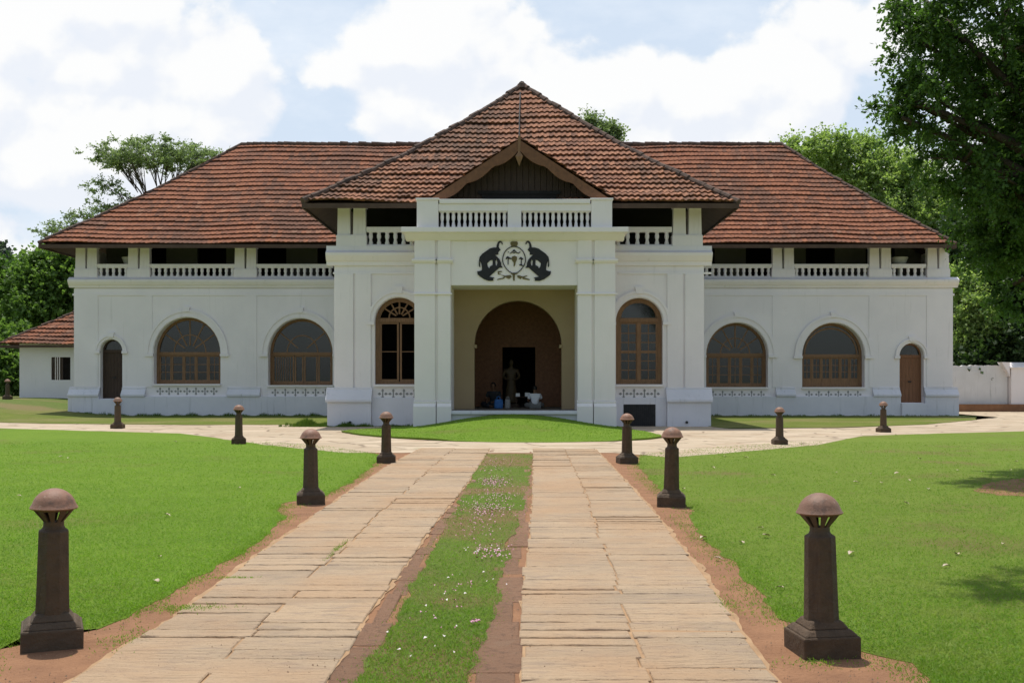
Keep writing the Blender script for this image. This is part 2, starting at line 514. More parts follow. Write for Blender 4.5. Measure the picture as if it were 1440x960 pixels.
class MB:
    """collects faces and links them as one mesh object"""
    def __init__(self):
        self.v, self.f = [], []

    def add(self, vs, fs):
        k = len(self.v)
        self.v.extend(tuple(p) for p in vs)
        self.f.extend([tuple(i + k for i in f) for f in fs])
        return self

    def box(self, x0, x1, y0, y1, z0, z1):
        return self.add([(x0, y0, z0), (x1, y0, z0), (x1, y1, z0), (x0, y1, z0),
                         (x0, y0, z1), (x1, y0, z1), (x1, y1, z1), (x0, y1, z1)],
                        [(0, 3, 2, 1), (4, 5, 6, 7), (0, 1, 5, 4), (1, 2, 6, 5), (2, 3, 7, 6), (3, 0, 4, 7)])

    def taper(self, cx, cy, z0, z1, a0, b0, a1, b1):
        """box tapering from half sizes a0,b0 at z0 to a1,b1 at z1"""
        return self.add([(cx - a0, cy - b0, z0), (cx + a0, cy - b0, z0), (cx + a0, cy + b0, z0), (cx - a0, cy + b0, z0),
                         (cx - a1, cy - b1, z1), (cx + a1, cy - b1, z1), (cx + a1, cy + b1, z1), (cx - a1, cy + b1, z1)],
                        [(0, 3, 2, 1), (4, 5, 6, 7), (0, 1, 5, 4), (1, 2, 6, 5), (2, 3, 7, 6), (3, 0, 4, 7)])

    def xprism(self, prof, x0, x1):
        """profile of (y, z) points extruded along x"""
        n = len(prof)
        vs = [(x0, y, z) for y, z in prof] + [(x1, y, z) for y, z in prof]
        fs = [(i, (i + 1) % n, n + (i + 1) % n, n + i) for i in range(n)]
        fs += [tuple(range(n - 1, -1, -1)), tuple(range(n, 2 * n))]
        return self.add(vs, fs)

    def yprism(self, prof, y0, y1):
        """outline of (x, z) points extruded along y"""
        n = len(prof)
        vs = [(x, y0, z) for x, z in prof] + [(x, y1, z) for x, z in prof]
        fs = [(i, (i + 1) % n, n + (i + 1) % n, n + i) for i in range(n)]
        fs += [tuple(range(n - 1, -1, -1)), tuple(range(n, 2 * n))]
        return self.add(vs, fs)

    def strip(self, inner, outer, y0, y1):
        """band between two polylines of (x, z), extruded along y"""
        n = len(inner)
        vs = [(x, y0, z) for x, z in inner] + [(x, y0, z) for x, z in outer] + \
             [(x, y1, z) for x, z in inner] + [(x, y1, z) for x, z in outer]
        fs = []
        for i in range(n - 1):
            fs.append((i, i + 1, n + i + 1, n + i))
            fs.append((2 * n + i, 3 * n + i, 3 * n + i + 1, 2 * n + i + 1))
            fs.append((i, 2 * n + i, 2 * n + i + 1, i + 1))
            fs.append((n + i, n + i + 1, 3 * n + i + 1, 3 * n + i))
        fs.append((0, n, 3 * n, 2 * n))
        fs.append((n - 1, 3 * n - 1, 4 * n - 1, 2 * n - 1))
        return self.add(vs, fs)

    def tube(self, pts, rad, k=8, cap=True):
        pts = [Vector(p) for p in pts]
        if not hasattr(rad, '__len__'):
            rad = [rad] * len(pts)
        vs, fs = [], []
        for i, p in enumerate(pts):
            d = (pts[min(i + 1, len(pts) - 1)] - pts[max(i - 1, 0)])
            d = d.normalized() if d.length > 1e-9 else Vector((0, 0, 1))
            a = d.cross(Vector((0.31, 0.95, 0.07)))
            if a.length < 0.05:
                a = d.cross(Vector((1, 0, 0)))
            a.normalize()
            bb = d.cross(a)
            for j in range(k):
                t = 2 * math.pi * j / k
                vs.append(p + (a * math.cos(t) + bb * math.sin(t)) * rad[i])
        for i in range(len(pts) - 1):
            for j in range(k):
                fs.append((i * k + j, i * k + (j + 1) % k, (i + 1) * k + (j + 1) % k, (i + 1) * k + j))
        if cap:
            fs.append(tuple(range(k - 1, -1, -1)))
            fs.append(tuple(range((len(pts) - 1) * k, len(pts) * k)))
        return self.add(vs, fs)

    def lathe(self, prof, k=16, cx=0, cy=0, cz=0, rot=0.0, cap=True):
        """profile of (r, z)"""
        vs, fs = [], []
        for r, z in prof:
            for j in range(k):
                t = 2 * math.pi * j / k + rot
                vs.append((cx + r * math.cos(t), cy + r * math.sin(t), cz + z))
        n = len(prof)
        for i in range(n - 1):
            for j in range(k):
                fs.append((i * k + j, i * k + (j + 1) % k, (i + 1) * k + (j + 1) % k, (i + 1) * k + j))
        if cap:
            fs.append(tuple(range(k - 1, -1, -1)))
            fs.append(tuple(range((n - 1) * k, n * k)))
        return self.add(vs, fs)

    def mesh(self, name, mat, smooth=False, fix=True):
        me = bpy.data.meshes.new(name)
        me.from_pydata(self.v, [], self.f)
        if fix:
            bm = bmesh.new()
            bm.from_mesh(me)
            bmesh.ops.recalc_face_normals(bm, faces=bm.faces)
            bm.to_mesh(me)
            bm.free()
        mats = mat if isinstance(mat, (list, tuple)) else [mat]
        for q in mats:
            me.materials.append(MATS[q])
        if smooth:
            me.polygons.foreach_set('use_smooth', [True] * len(me.polygons))
        me.update()
        return me

    def build(self, name, mat, parent=None, smooth=False, bevel=0.0, fix=True, angle=None):
        me = self.mesh(name, mat, smooth, fix)
        o = bpy.data.objects.new(name, me)
        link(o, parent)
        if smooth and angle:
            try:
                me.set_sharp_from_angle(angle=R(angle))
            except Exception:
                pass
        if bevel:
            bv = o.modifiers.new('bevel', 'BEVEL')
            bv.width = bevel
            bv.segments = 2
            bv.limit_method = 'ANGLE'
            bv.angle_limit = R(40)
        return o


def copy_obj(o, parent, loc=None):
    c = o.copy()
    COL.objects.link(c)
    c.parent = parent
    if loc is not None:
        c.location = loc
    return c


def copy_tree(o, parent=None):
    c = o.copy()
    COL.objects.link(c)
    c.parent = parent
    for ch in list(o.children):
        copy_tree(ch, c)
    return c


def sstep(t):
    t = min(1.0, max(0.0, t))
    return t * t * (3 - 2 * t)


def gz(x, y):
    """height of the terrain: flat, rising a little at the back left"""
    return 0.75 * sstep((-x - 18.5) / 9.0) * sstep((y - 37) / 20.0)


def gp(px, py):
    """point of the flat ground seen at a photograph pixel"""
    y = FPX * CAM_H / (py - 535.0)
    return ((px - 729.0) * y / FPX, y)


# ------------------------------------------------------------------ ground
def grid_sheet(name, xs, ys, mat, off=0.0, kind='structure'):
    vs = [(x, y, gz(x, y) + off) for y in ys for x in xs]
    n = len(xs)
    fs = [(j * n + i, j * n + i + 1, (j + 1) * n + i + 1, (j + 1) * n + i) for j in range(len(ys) - 1) for i in range(n - 1)]
    b = MB()
    b.add(vs, fs)
    o = b.build(name, mat, fix=False)
    tag(o, kind=kind)
    return o


xs = [-900, -300, -120, -60, -45, -36] + list(np.arange(-34, -15, 1.5)) + [-14, -7, 0, 7, 14, 25, 60, 120, 300, 900]
ys = [-300, -60, -20, -5, 0, 5, 12, 20, 28, 34] + list(np.arange(36, 62, 1.5)) + [64, 80, 120, 300, 1500]
grid_sheet('ground', xs, ys, 'earth_far')


def in_poly(poly, X, Y):
    X = np.asarray(X)
    Y = np.asarray(Y)
    ins = np.zeros(X.shape, bool)
    n = len(poly)
    j = n - 1
    for i in range(n):
        xi, yi = poly[i]
        xj, yj = poly[j]
        c = ((yi > Y) != (yj > Y)) & (X < (xj - xi) * (Y - yi) / (yj - yi + 1e-12) + xi)
        ins ^= c
        j = i
    return ins


def ragged(poly, step, amp, seed):
    r = random.Random(seed)
    res = []
    n = len(poly)
    ph = 0.0
    for i in range(n):
        a = Vector(poly[i] + (0,))
        b2 = Vector(poly[(i + 1) % n] + (0,))
        L = (b2 - a).length
        k = max(1, min(160, int(L / step)))
        nrm = Vector((-(b2 - a).y, (b2 - a).x, 0)).normalized() if L > 0 else Vector()
        for q in range(k):
            t = q / k
            p = a.lerp(b2, t)
            ph = 0.6 * ph + r.uniform(-amp, amp)
            if q:
                p = p + nrm * ph
            res.append((p.x, p.y))
    return res


def sheet(name, poly, off, mat, thick=0.0, hfun=None, cell=2.0, kind='structure'):
    bm = bmesh.new()
    vs = [bm.verts.new((x, y, 0)) for x, y in poly]
    f = bm.faces.new(vs)
    bmesh.ops.triangulate(bm, faces=[f])
    x0 = min(p[0] for p in poly)
    x1 = max(p[0] for p in poly)
    y0 = min(p[1] for p in poly)
    y1 = max(p[1] for p in poly)
    if hfun or x0 < -18:
        for axis, a0, a1 in ((0, x0, x1), (1, y0, y1)):
            t = math.floor(a0 / cell) * cell + cell
            while t < a1:
                if hfun or (axis == 0 and t < -17) or (axis == 1 and t > 36):
                    no = (1, 0, 0) if axis == 0 else (0, 1, 0)
                    co = (t, 0, 0) if axis == 0 else (0, t, 0)
                    bmesh.ops.bisect_plane(bm, geom=bm.verts[:] + bm.edges[:] + bm.faces[:], plane_co=co, plane_no=no)
                t += cell
    hf = hfun or gz
    for v in bm.verts:
        v.co.z = hf(v.co.x, v.co.y) + off
    if thick:
        be = [e for e in bm.edges if len(e.link_faces) == 1]
        ex = bmesh.ops.extrude_edge_only(bm, edges=be)
        for g in ex['geom']:
            if isinstance(g, bmesh.types.BMVert):
                g.co.z -= thick
    bmesh.ops.recalc_face_normals(bm, faces=bm.faces)
    up = sum(fc.normal.z * fc.calc_area() for fc in bm.faces)
    if up < 0:
        bmesh.ops.reverse_faces(bm, faces=bm.faces)
    me = bpy.data.meshes.new(name)
    bm.to_mesh(me)
    bm.free()
    me.materials.append(MATS[mat])
    o = bpy.data.objects.new(name, me)
    link(o)
    tag(o, kind=kind)
    return o


# soil bed of the avenue, forecourt of pale flagstones, lawns round them
soil_poly = [(-4.2, -6), (3.6, -6), (4.2, 24), (2.4, 27.2), (-3.2, 27.2), (-4.6, 24)]
sheet('soil', soil_poly, 0.006, 'soil_red')
fore_poly = [(-34, 40.6), (-19.5, 39.0), (-11.1, 35.0), (-6.9, 28.8), (-4.2, 25.6), (-2.6, 25.6), (2.3, 25.6), (3.4, 24.0),
             (8.0, 28.6), (10.8, 33.4), (13.8, 35), (18.5, 37.0), (45, 40), (45, 62), (23.2, 62), (22.6, 50.2), (16.0, 42.0), (11.7, 39.0), (7.6, 38.4),
             (7.4, 41.2), (-7.4, 41.2), (-8.5, 42.2), (-12.7, 41.6), (-21.5, 43.6), (-34, 46)]
sheet('forecourt_path', ragged(fore_poly, 0.5, 0.05, 3), 0.012, 'flagstone')

left_lawn = [(-3.15, 6.35), (-3.35, 6.7), (-3.35, 7.3), (-2.93, 7.45), (-2.85, 8.4), (-2.80, 11), (-2.95, 13.6), (-3.25, 14.4), (-3.3, 15.2), (-2.92, 15.8),
             (-2.86, 18.5), (-2.92, 21.4), (-3.05, 23.3), (-3.25, 24.9), (-3.9, 26.2), (-5.2, 28.3), (-6.98, 30), (-9.0, 33.2), (-11.1, 36.2), (-14.8, 38.2), (-19.5, 40.2),
             (-34, 43), (-34, -4), (-3.0, -4), (-2.95, 4)]
right_lawn = [(2.3, 5.0), (2.42, 6.55), (2.15, 6.9), (1.98, 7.6), (1.92, 8.4), (2.06, 11), (2.16, 13.4), (2.36, 14.2), (2.34, 15.4), (2.26, 17), (2.32, 18.5), (2.42, 21.7), (2.75, 24.4),
              (3.6, 26.0), (5.6, 28.2), (7.8, 30), (9.3, 32.6), (10.5, 34.8), (13.8, 36), (17.9, 37.6), (45, 41), (45, -4), (2.4, -4)]
L1 = ragged(left_lawn, 0.16, 0.035, 1)
L2 = ragged(right_lawn, 0.16, 0.045, 2)
sheet('lawn', L1, 0.010, 'lawn_green', 0.008)
sheet('lawn', L2, 0.010, 'lawn_worn', 0.008)
left_strip = [(-8.2, 41.9), (-12.7, 41.5), (-21.5, 43.4), (-34, 45.6), (-34, 47.4), (-27, 48.4), (-22.8, 51.0), (-22.8, 52.6), (-7.0, 52.6), (-7.0, 41.9)]
right_strip = [(7.5, 38.7), (11.7, 39.1), (16.0, 41.9), (20.2, 47.0), (21.9, 51.0), (21.9, 52.6), (7.0, 52.6), (7.0, 40.9)]
sheet('lawn', ragged(left_strip, 0.4, 0.05, 5), 0.028, 'lawn_far', 0.03)
sheet('lawn', ragged(right_strip, 0.4, 0.05, 6), 0.028, 'lawn_far', 0.03)


def mound_h(x, y):
    t = sstep((y - 29.9) / 8.5)
    xx = x + 0.15
    bell = max(0.0, math.cos(min(1.0, abs(xx) / 3.9) * math.pi / 2)) ** 1.5
    return 0.05 * sstep((y - 29.9) / 1.2) + 0.46 * t * bell


mound_poly = [(-5.9, 35.6), (-5.0, 33.6), (-3.6, 31.8), (-1.8, 30.3), (-0.6, 29.9), (0.8, 29.85), (2.65, 30.3), (3.7, 31.1), (4.4, 32.3), (4.3, 34.3), (3.95, 36.5), (3.62, 39.6),
              (-3.9, 39.6), (-5.0, 37.6), (-5.7, 36.6)]
MP = ragged(mound_poly, 0.3, 0.03, 9)
sheet('grass_mound', MP, 0.02, 'lawn_green', 0.05, mound_h, 0.5)
median_poly = [(-1.02, 3.0), (-0.93, 6.2), (-0.90, 7.3), (-0.885, 9.2), (-0.87, 12.5), (-0.82, 18.6), (-0.74, 25.2), (0.34, 25.2), (0.1, 15), (0.0, 13.6), (-0.13, 10), (-0.2, 7.5), (-0.30, 6.3), (-0.42, 3)]
MED = ragged(median_poly, 0.12, 0.03, 12)
sheet('lawn', MED, 0.014, 'lawn_median', 0.02)


# ------------------------------------------------------------------ stone slab tracks
def interp(tab, y):
    return float(np.interp(y, [t[0] for t in tab], [t[1] for t in tab]))


def slab_track(name, mat, outer, inner, split, seed, hs=(0.2, 0.24, 0.28, 0.33, 0.40), zt0=0.024, jit=0.018, one=0.10, rough=0.004):
    r = random.Random(seed)
    b = MB()
    y = -3.0
    rows = []
    while y < 27.0:
        h = r.choice(hs) * r.uniform(0.9, 1.1)
        rows.append((y, min(y + h, 27.2)))
        y += h
    for (y0, y1) in rows:
        xo, xi = interp(outer, y0), interp(inner, y0)
        cuts = [min(xo, xi), max(xo, xi)]
        if split and r.random() > one:
            cuts.insert(1, xo + (xi - xo) * (split + r.uniform(-0.02, 0.02)))
        cuts = sorted(cuts)
        cuts[0] += r.uniform(-jit, jit)
        cuts[-1] += r.uniform(-jit, jit)
        for a, c in zip(cuts[:-1], cuts[1:]):
            g = r.choice([0.0008, 0.001, 0.0015, 0.002, 0.003, 0.006])
            gx = r.uniform(0.004, 0.014) if split else 0.002
            zt = zt0 + r.uniform(-rough, rough)
            ty = (r.uniform(-0.004, 0.004) if r.random() < 0.7 else r.uniform(-0.013, 0.010))
            tx = r.uniform(-0.006, 0.006)
            n = max(3, int((c - a) / 0.07))
            wl = [r.uniform(-0.7, 1) * 0.012 for _ in range(n + 1)]
            wt_ = [r.uniform(-0.7, 1) * 0.012 for _ in range(n + 1)]
            for q_ in (0, n):
                if r.random() < 0.3:
                    wl[q_] += r.uniform(0.01, 0.03)
                if r.random() < 0.3:
                    wt_[q_] += r.uniform(0.01, 0.03)
            low = [(a + gx + (c - a - 2 * gx) * k / n, y0 + g + max(-0.0005, wl[k])) for k in range(n + 1)]
            top = [(a + gx + (c - a - 2 * gx) * k / n, y1 - g - max(-0.0005, wt_[k])) for k in range(n + 1)]
            cr = 0.007
            ring = low + top[::-1]
            cx, cy = (a + c) / 2, (y0 + y1) / 2
            m_ = len(ring)
            inner_r = [(cx + (x - cx) * (1 - 2 * cr / (c - a)), cy + (yy - cy) * (1 - 2 * cr / (y1 - y0))) for x, yy in ring]

            def hz(x, yy):
                return zt + tx * (x - cx) - ty * (yy - cy) / (y1 - y0) * 2
            vs = [(x, yy, -0.01) for x, yy in ring] + [(x, yy, hz(x, yy) - 0.005 - r.uniform(0, 0.003)) for x, yy in ring] + \
                 [(x, yy, hz(x, yy)) for x, yy in inner_r]
            fs = []
            for k in range(m_):
                q = (k + 1) % m_
                fs.append((k, q, m_ + q, m_ + k))
                fs.append((m_ + k, m_ + q, 2 * m_ + q, 2 * m_ + k))
            for k in range(n):
                fs.append((2 * m_ + k, 2 * m_ + k + 1, 2 * m_ + m_ - 2 - k, 2 * m_ + m_ - 1 - k))
            b.add(vs, fs)
    o = b.build(name, mat, fix=False)
    tag(o, kind='structure')
    return o


LO = [(-4, -2.62), (6.2, -2.58), (7.8, -2.52), (10, -2.58), (14, -2.62), (21.7, -2.66), (27, -2.5)]
LI = [(-4, -1.18), (6.2, -1.09), (8, -1.10), (10, -1.05), (13, -0.99), (18, -0.85), (27, -0.71)]
RO = [(-4, 1.40), (6.2, 1.48), (9.8, 1.66), (14.5, 1.80), (22, 1.90), (27, 1.95)]
RI = [(-4, -0.05), (6.2, 0.01), (8.5, 0.02), (12, 0.12), (17, 0.22), (24.9, 0.34), (27, 0.36)]
slab_track('stone_path', 'sandstone', LO, LI, 0.5, 41)
slab_track('stone_path', 'sandstone', RO, RI, 0.5, 43)
# rough laterite edging between the slabs and the grass
slab_track('path_edging', 'laterite', [(y, x + 0.012) for y, x in LI], [(y, x + 0.21 - 0.004 * max(0, y)) for y, x in LI], None, 44, (0.5, 0.7, 0.95), 0.012, 0.045, rough=0.004)
slab_track('path_edging', 'laterite', [(y, x - 0.33 + 0.011 * max(0, y)) for y, x in RI], [(y, x - 0.012) for y, x in RI], None, 45, (0.5, 0.7, 0.95), 0.012, 0.045, rough=0.004)
# sand that fills the joints
for tab_o, tab_i, sd in ((LO, LI, 46), (RO, RI, 47)):
    ysb = np.linspace(-3, 26.9, 60)
    pl = [(interp(tab_o, q) + (0.03 if tab_o is RO else -0.03), q) for q in ysb] + [(interp(tab_i, q), q) for q in ysb[::-1]]
    sheet('joint_sand', ragged(pl, 0.12, 0.02, sd), 0.0125, 'joint_sand')


# ------------------------------------------------------------------ grass blades (nobody could count them)
def blades(name, poly, n, mat, y0, y1, h0, h1, z=None, pw=2.0, wid=0.006, lean=1.1, marg=1.12, xr=None):
    pts = []
    got = 0
    bx0 = min(p[0] for p in poly)
    bx1 = max(p[0] for p in poly)
    tries = 0
    while got < n and tries < 60:
        tries += 1
        u = rng.random(n)
        # density falls off with distance from the camera
        if pw == 2.0:
            Y = 1.0 / (1 / y0 + u * (1 / y1 - 1 / y0))
        else:
            Y = y0 + u * (y1 - y0)
        half = 0.5 * marg * Y
        X = (rng.random(n) * 2 - 1) * half
        ok = in_poly(poly, X, Y) & (X > bx0) & (X < bx1)
        pts.append(np.stack([X[ok], Y[ok]], 1))
        got += int(ok.sum())
    P = np.concatenate(pts)[:n]
    n = len(P)
    sc = np.maximum(1.0, P[:, 1] / 11.0) ** 0.8
    H = rng.uniform(h0, h1, n) * sc ** 0.35
    ang = rng.uniform(0, 2 * np.pi, n)
    wv = wid * sc * rng.uniform(0.7, 1.3, n)
    dx = np.cos(ang) * wv
    dy = np.sin(ang) * wv
    la = rng.uniform(0, 2 * np.pi, n)
    ll = rng.uniform(0.1, 1.0, n) * H * lean * 2
    Z = np.full(n, 0.02) if z is None else np.array([z(a, b_) for a, b_ in P])
    V = np.empty((n, 3, 3))
    V[:, 0] = np.stack([P[:, 0] - dx, P[:, 1] - dy, Z], 1)
    V[:, 1] = np.stack([P[:, 0] + dx, P[:, 1] + dy, Z], 1)
    V[:, 2] = np.stack([P[:, 0] + np.cos(la) * ll, P[:, 1] + np.sin(la) * ll, Z + H], 1)
    return tris_obj(name, V, mat)


def poly_obj(name, V, mat, k, parent=None):
    n = len(V)
    me = bpy.data.meshes.new(name)
    me.vertices.add(n * k)
    me.vertices.foreach_set('co', V.reshape(-1).astype(np.float32))
    me.loops.add(n * k)
    me.loops.foreach_set('vertex_index', np.arange(n * k, dtype=np.int32))
    me.polygons.add(n)
    me.polygons.foreach_set('loop_start', np.arange(0, n * k, k, dtype=np.int32))
    me.polygons.foreach_set('loop_total', np.full(n, k, dtype=np.int32))
    me.materials.append(MATS[mat])
    me.update(calc_edges=True)
    o = bpy.data.objects.new(name, me)
    link(o, parent)
    return o


def tris_obj(name, V, mat):
    o = poly_obj(name, V, mat, 3)
    tag(o, kind='stuff')
    return o


def gtag(o, label):
    return tag(o, label, 'grass')


gtag(blades('lawn_grass', L1, 90000, 'blade_bright', 5.8, 30.0, 0.008, 0.020, wid=0.0042), 'short bright green grass of the left lawn')
gtag(blades('lawn_grass', L2, 95000, 'blade_worn', 5.8, 30.0, 0.008, 0.020, wid=0.0042), 'short yellowish green grass of the right lawn')
gtag(blades('path_grass', MED, 24000, 'blade_worn', 5.6, 25.0, 0.008, 0.024, wid=0.0036, marg=0.32), 'short grass growing between the two stone tracks')
gtag(blades('mound_grass', MP, 14000, 'blade_bright', 29.9, 38.5, 0.012, 0.028, z=lambda a, b_: mound_h(a, b_) + 0.01, pw=1, wid=0.006, marg=0.34), 'bright grass on the mound before the porch')


def fringe(name, line, n, sig, mat, seed, label):
    g = np.random.default_rng(seed)
    A = np.array(line)
    seg = np.diff(A, axis=0)
    L_ = np.linalg.norm(seg, axis=1) / np.maximum(A[:-1, 1], 5.0) ** 1.2
    k = g.choice(len(seg), n, p=L_ / L_.sum())
    P = A[k] + seg[k] * g.random(n)[:, None] + g.normal(0, 1, (n, 2)) * np.array([sig, sig * 0.8])
    patch = np.sin(P[:, 1] * 5.1 + P[:, 0] * 3) + np.sin(P[:, 1] * 2.3 + 1.0)
    P = P[patch + g.normal(0, 0.8, n) > -0.5]
    n = len(P)
    sc = np.maximum(1.0, P[:, 1] / 11.0) ** 0.8
    H = g.uniform(0.005, 0.015, n)
    a = g.uniform(0, 6.28, n)
    la = g.uniform(0, 6.28, n)
    w_ = 0.004 * sc
    V = np.empty((n, 3, 3))
    V[:, 0] = np.stack([P[:, 0] - np.cos(a) * w_, P[:, 1] - np.sin(a) * w_, np.full(n, 0.008)], 1)
    V[:, 1] = np.stack([P[:, 0] + np.cos(a) * w_, P[:, 1] + np.sin(a) * w_, np.full(n, 0.008)], 1)
    V[:, 2] = np.stack([P[:, 0] + np.cos(la) * H, P[:, 1] + np.sin(la) * H, 0.011 + H], 1)
    tag(tris_obj(name, V, mat), label, 'grass')


fringe('edge_grass', [p for p in left_lawn if -4.5 < p[0] and p[1] > 6], 8000, 0.08, 'blade_bright', 61, 'thin grass creeping over the soil at the left lawn edge')
fringe('edge_grass', [p for p in right_lawn if p[0] < 4 and p[1] > 4.9], 11000, 0.12, 'blade_worn', 62, 'thin grass creeping over the soil at the right lawn edge')
fringe('edge_grass', [p for p in median_poly[:7]], 3500, 0.05, 'blade_worn', 63, 'thin grass at the left edge of the strip between the tracks')
fringe('edge_grass', [p for p in median_poly[7:]], 3500, 0.05, 'blade_worn', 64, 'thin grass at the right edge of the strip between the tracks')


# ------------------------------------------------------------------ roof tiles
def tiled_slope(name, A, B, nrm, run, rise, lo, hi, courses, mat, parent, sag=0.18, du=0.0383, pitch=0.23, lift=0.115, amp=0.036, calm=1.0, seed=0):
    """courses of clay tiles on a slope: A-B is the eave, nrm the horizontal way in, lo/hi(t) the ends along the eave"""
    r = random.Random(seed)
    A = Vector(A)
    ax = (Vector(B) - A)
    Llen = ax.length
    ax.normalize()
    nrm = Vector(nrm)
    up = Vector((0, 0, 1))

    def P(u, t, h):
        z = rise * t - sag * 4 * t * (1 - t) * (1.0 - 0.25 * t) + 0.03 * math.sin(0.55 * u + 1.0 + t) + 0.018 * math.sin(1.37 * u + 2.0 * t)
        return A + ax * u + nrm * (run * t) + up * (z + h)
    vs, fs, uvs = [], [], []
    for i in range(courses):
        t0, t1 = i / courses, (i + 1) / courses
        a0, b0, a1, b1 = lo(t0), hi(t0), lo(t1), hi(t1)
        if b0 - a0 < 0.05:
            continue
        u = a0
        us = [a0]
        k = math.floor(a0 / du) + 1
        while k * du < b0 - 1e-4:
            us.append(k * du)
            k += 1
        us.append(b0)
        base = len(vs)
        wob = [r.uniform(-1, 1) for _ in range(9)]
        jl = {}
        for u in us:
            ti = math.floor(u / pitch)
            if ti not in jl:
                jl[ti] = (r.uniform(-0.012, 0.014) * (0.3 + 0.7 * calm), (r.uniform(-0.022, 0.022) if r.random() < 0.93 else r.uniform(-0.07, 0.05)) * calm)
            dl, dt = jl[ti]
            w = 0.5 + 0.5 * math.cos(2 * math.pi * u / pitch + 0.7)
            w = w ** 0.8
            slow = 0.022 * calm * sum(wob[q] * math.sin(u * (0.25 + 0.21 * q) + q * 2 + i * 0.13) for q in range(4))
            tt = t0 + (dt + slow * 0.5) / max(run, 0.1) * 0.8
            u1 = min(max(u, a1), b1) if b1 > a1 else (a1 + b1) / 2
            vs.append(P(u, tt + 0.30 / courses, 0.0 + slow))
            vs.append(P(u, tt, lift + amp * (w - 0.5) + dl + slow))
            vs.append(P(u1, min(1.0, t1 + 0.40 / courses), 0.012 + amp * (w - 0.5) * 0.7 + slow * 0.8))
        for j in range(len(us) - 1):
            c = base + 3 * j
            for q in (0, 1):
                fs.append((c + q, c + 3 + q, c + 4 + q, c + 1 + q))
                um = (us[j] + us[j + 1]) / 2 / pitch
                uvs.extend([(um, i + 0.5)] * 4)
    me = bpy.data.meshes.new(name)
    me.from_pydata([tuple(v) for v in vs], [], fs)
    lay = me.uv_layers.new(name='UVMap')
    lay.data.foreach_set('uv', np.array(uvs, dtype=np.float32).reshape(-1))
    me.materials.append(MATS[mat])
    me.update()
    o = bpy.data.objects.new(name, me)
    link(o, parent)
    return o, P


def ridge_caps(name, pts, parent, mat='tile_ridge', rad=0.13, step=0.34, seed=1):
    r = random.Random(seed)
    b = MB()
    for a, c in zip(pts[:-1], pts[1:]):
        a, c = Vector(a), Vector(c)
        n = max(1, int((c - a).length / step))
        for i in range(n):
            p = a.lerp(c, i / n)
            q = a.lerp(c, (i + 1.22) / n)
            off = Vector((r.uniform(-.02, .02), r.uniform(-.02, .02), r.uniform(-.025, .03)))
            b.tube([p + off, q + off], [rad * r.uniform(0.95, 1.15), rad * r.uniform(0.75, 0.92)], 8)
    return b.build(name, mat, parent, smooth=False)


# ------------------------------------------------------------------ the palace
palace = empty('palace', (0, 40.5, 0), 0, 'white two-storey palace with red tiled hipped roofs, arched windows and a central entrance porch', 'palace')
palace_inv = Matrix.Translation((0, -40.5, 0))


def part(o):
    """keep world place when parented to the palace empty"""
    o.matrix_parent_inverse = palace_inv
    return o


SPLIT = {'porch_pier', 'wall_pilaster', 'cornice', 'plinth', 'plinth_moulding', 'room_wall', 'side_wall', 'hall_wall', 'eave_beam', 'fascia_board',
         'verandah_wall', 'central_wall', 'hall_partition', 'gable_soffit', 'parapet', 'eave_soffit', 'hall_floor'}


def clusters(mb, gap=0.06):
    """groups of touching pieces of one builder"""
    par = list(range(len(mb.v)))

    def find(a):
        while par[a] != a:
            par[a] = par[par[a]]
            a = par[a]
        return a
    for f in mb.f:
        for q in f[1:]:
            par[find(q)] = find(f[0])
    boxes = {}
    for i, p in enumerate(mb.v):
        k = find(i)
        bb = boxes.setdefault(k, [list(p), list(p)])
        for a in range(3):
            bb[0][a] = min(bb[0][a], p[a])
            bb[1][a] = max(bb[1][a], p[a])
    ks = list(boxes)
    grp = {k: k for k in ks}

    def gf(k):
        while grp[k] != k:
            k = grp[k]
        return k
    for i, a in enumerate(ks):
        for c in ks[i + 1:]:
            A, B = boxes[a], boxes[c]
            if all(A[0][q] - gap <= B[1][q] and B[0][q] - gap <= A[1][q] for q in range(3)):
                grp[gf(a)] = gf(c)
    res = {}
    for f in mb.f:
        res.setdefault(gf(find(f[0])), []).append(f)
    outl = []
    for fs in res.values():
        ids = sorted({q for f in fs for q in f})
        mp = {q: i for i, q in enumerate(ids)}
        m_ = MB()
        m_.v = [mb.v[q] for q in ids]
        m_.f = [tuple(mp[q] for q in f) for f in fs]
        outl.append(m_)
    return outl


def pb(mbuilder, name, mat, **kw):
    if name in SPLIT:
        return [part(m_.build(name, mat, palace, **kw)) for m_ in clusters(mbuilder)][0]
    return part(mbuilder.build(name, mat, palace, **kw))


KW, KC, KP = 52.3 / FPX, 40.5 / FPX, 38.6 / FPX
YW, YC, YP = 52.3, 40.5, 38.6


def wx(px, k):
    return (px - 729.0) * k


def wz(py, k):
    return CAM_H + (535.0 - py) * k


def arc_pts(cx, zs, rx, rise, n=20):
    return [(cx - rx * math.cos(math.pi * i / n), zs + rise * math.sin(math.pi * i / n)) for i in range(n + 1)]


def arched_wall(b, x0, x1, z0, z1, ops, y, th):
    """wall slab with arched openings: ops = (xa, xb, sill, spring, rise)"""
    ops = sorted(ops)
    cur = x0
    for (a, c, s, sp_, rise) in ops:
        if a > cur:
            b.box(cur, a, y, y + th, z0, z1)
        if s > z0 + 0.01:
            b.box(a, c, y, y + th, z0, s)
        arc = arc_pts((a + c) / 2, sp_, (c - a) / 2, rise)
        b.strip(arc, [(x, z1) for x, z in arc], y, y + th)
        cur = c
    if x1 > cur:
        b.box(cur, x1, y, y + th, z0, z1)


FLOOR2 = 6.74
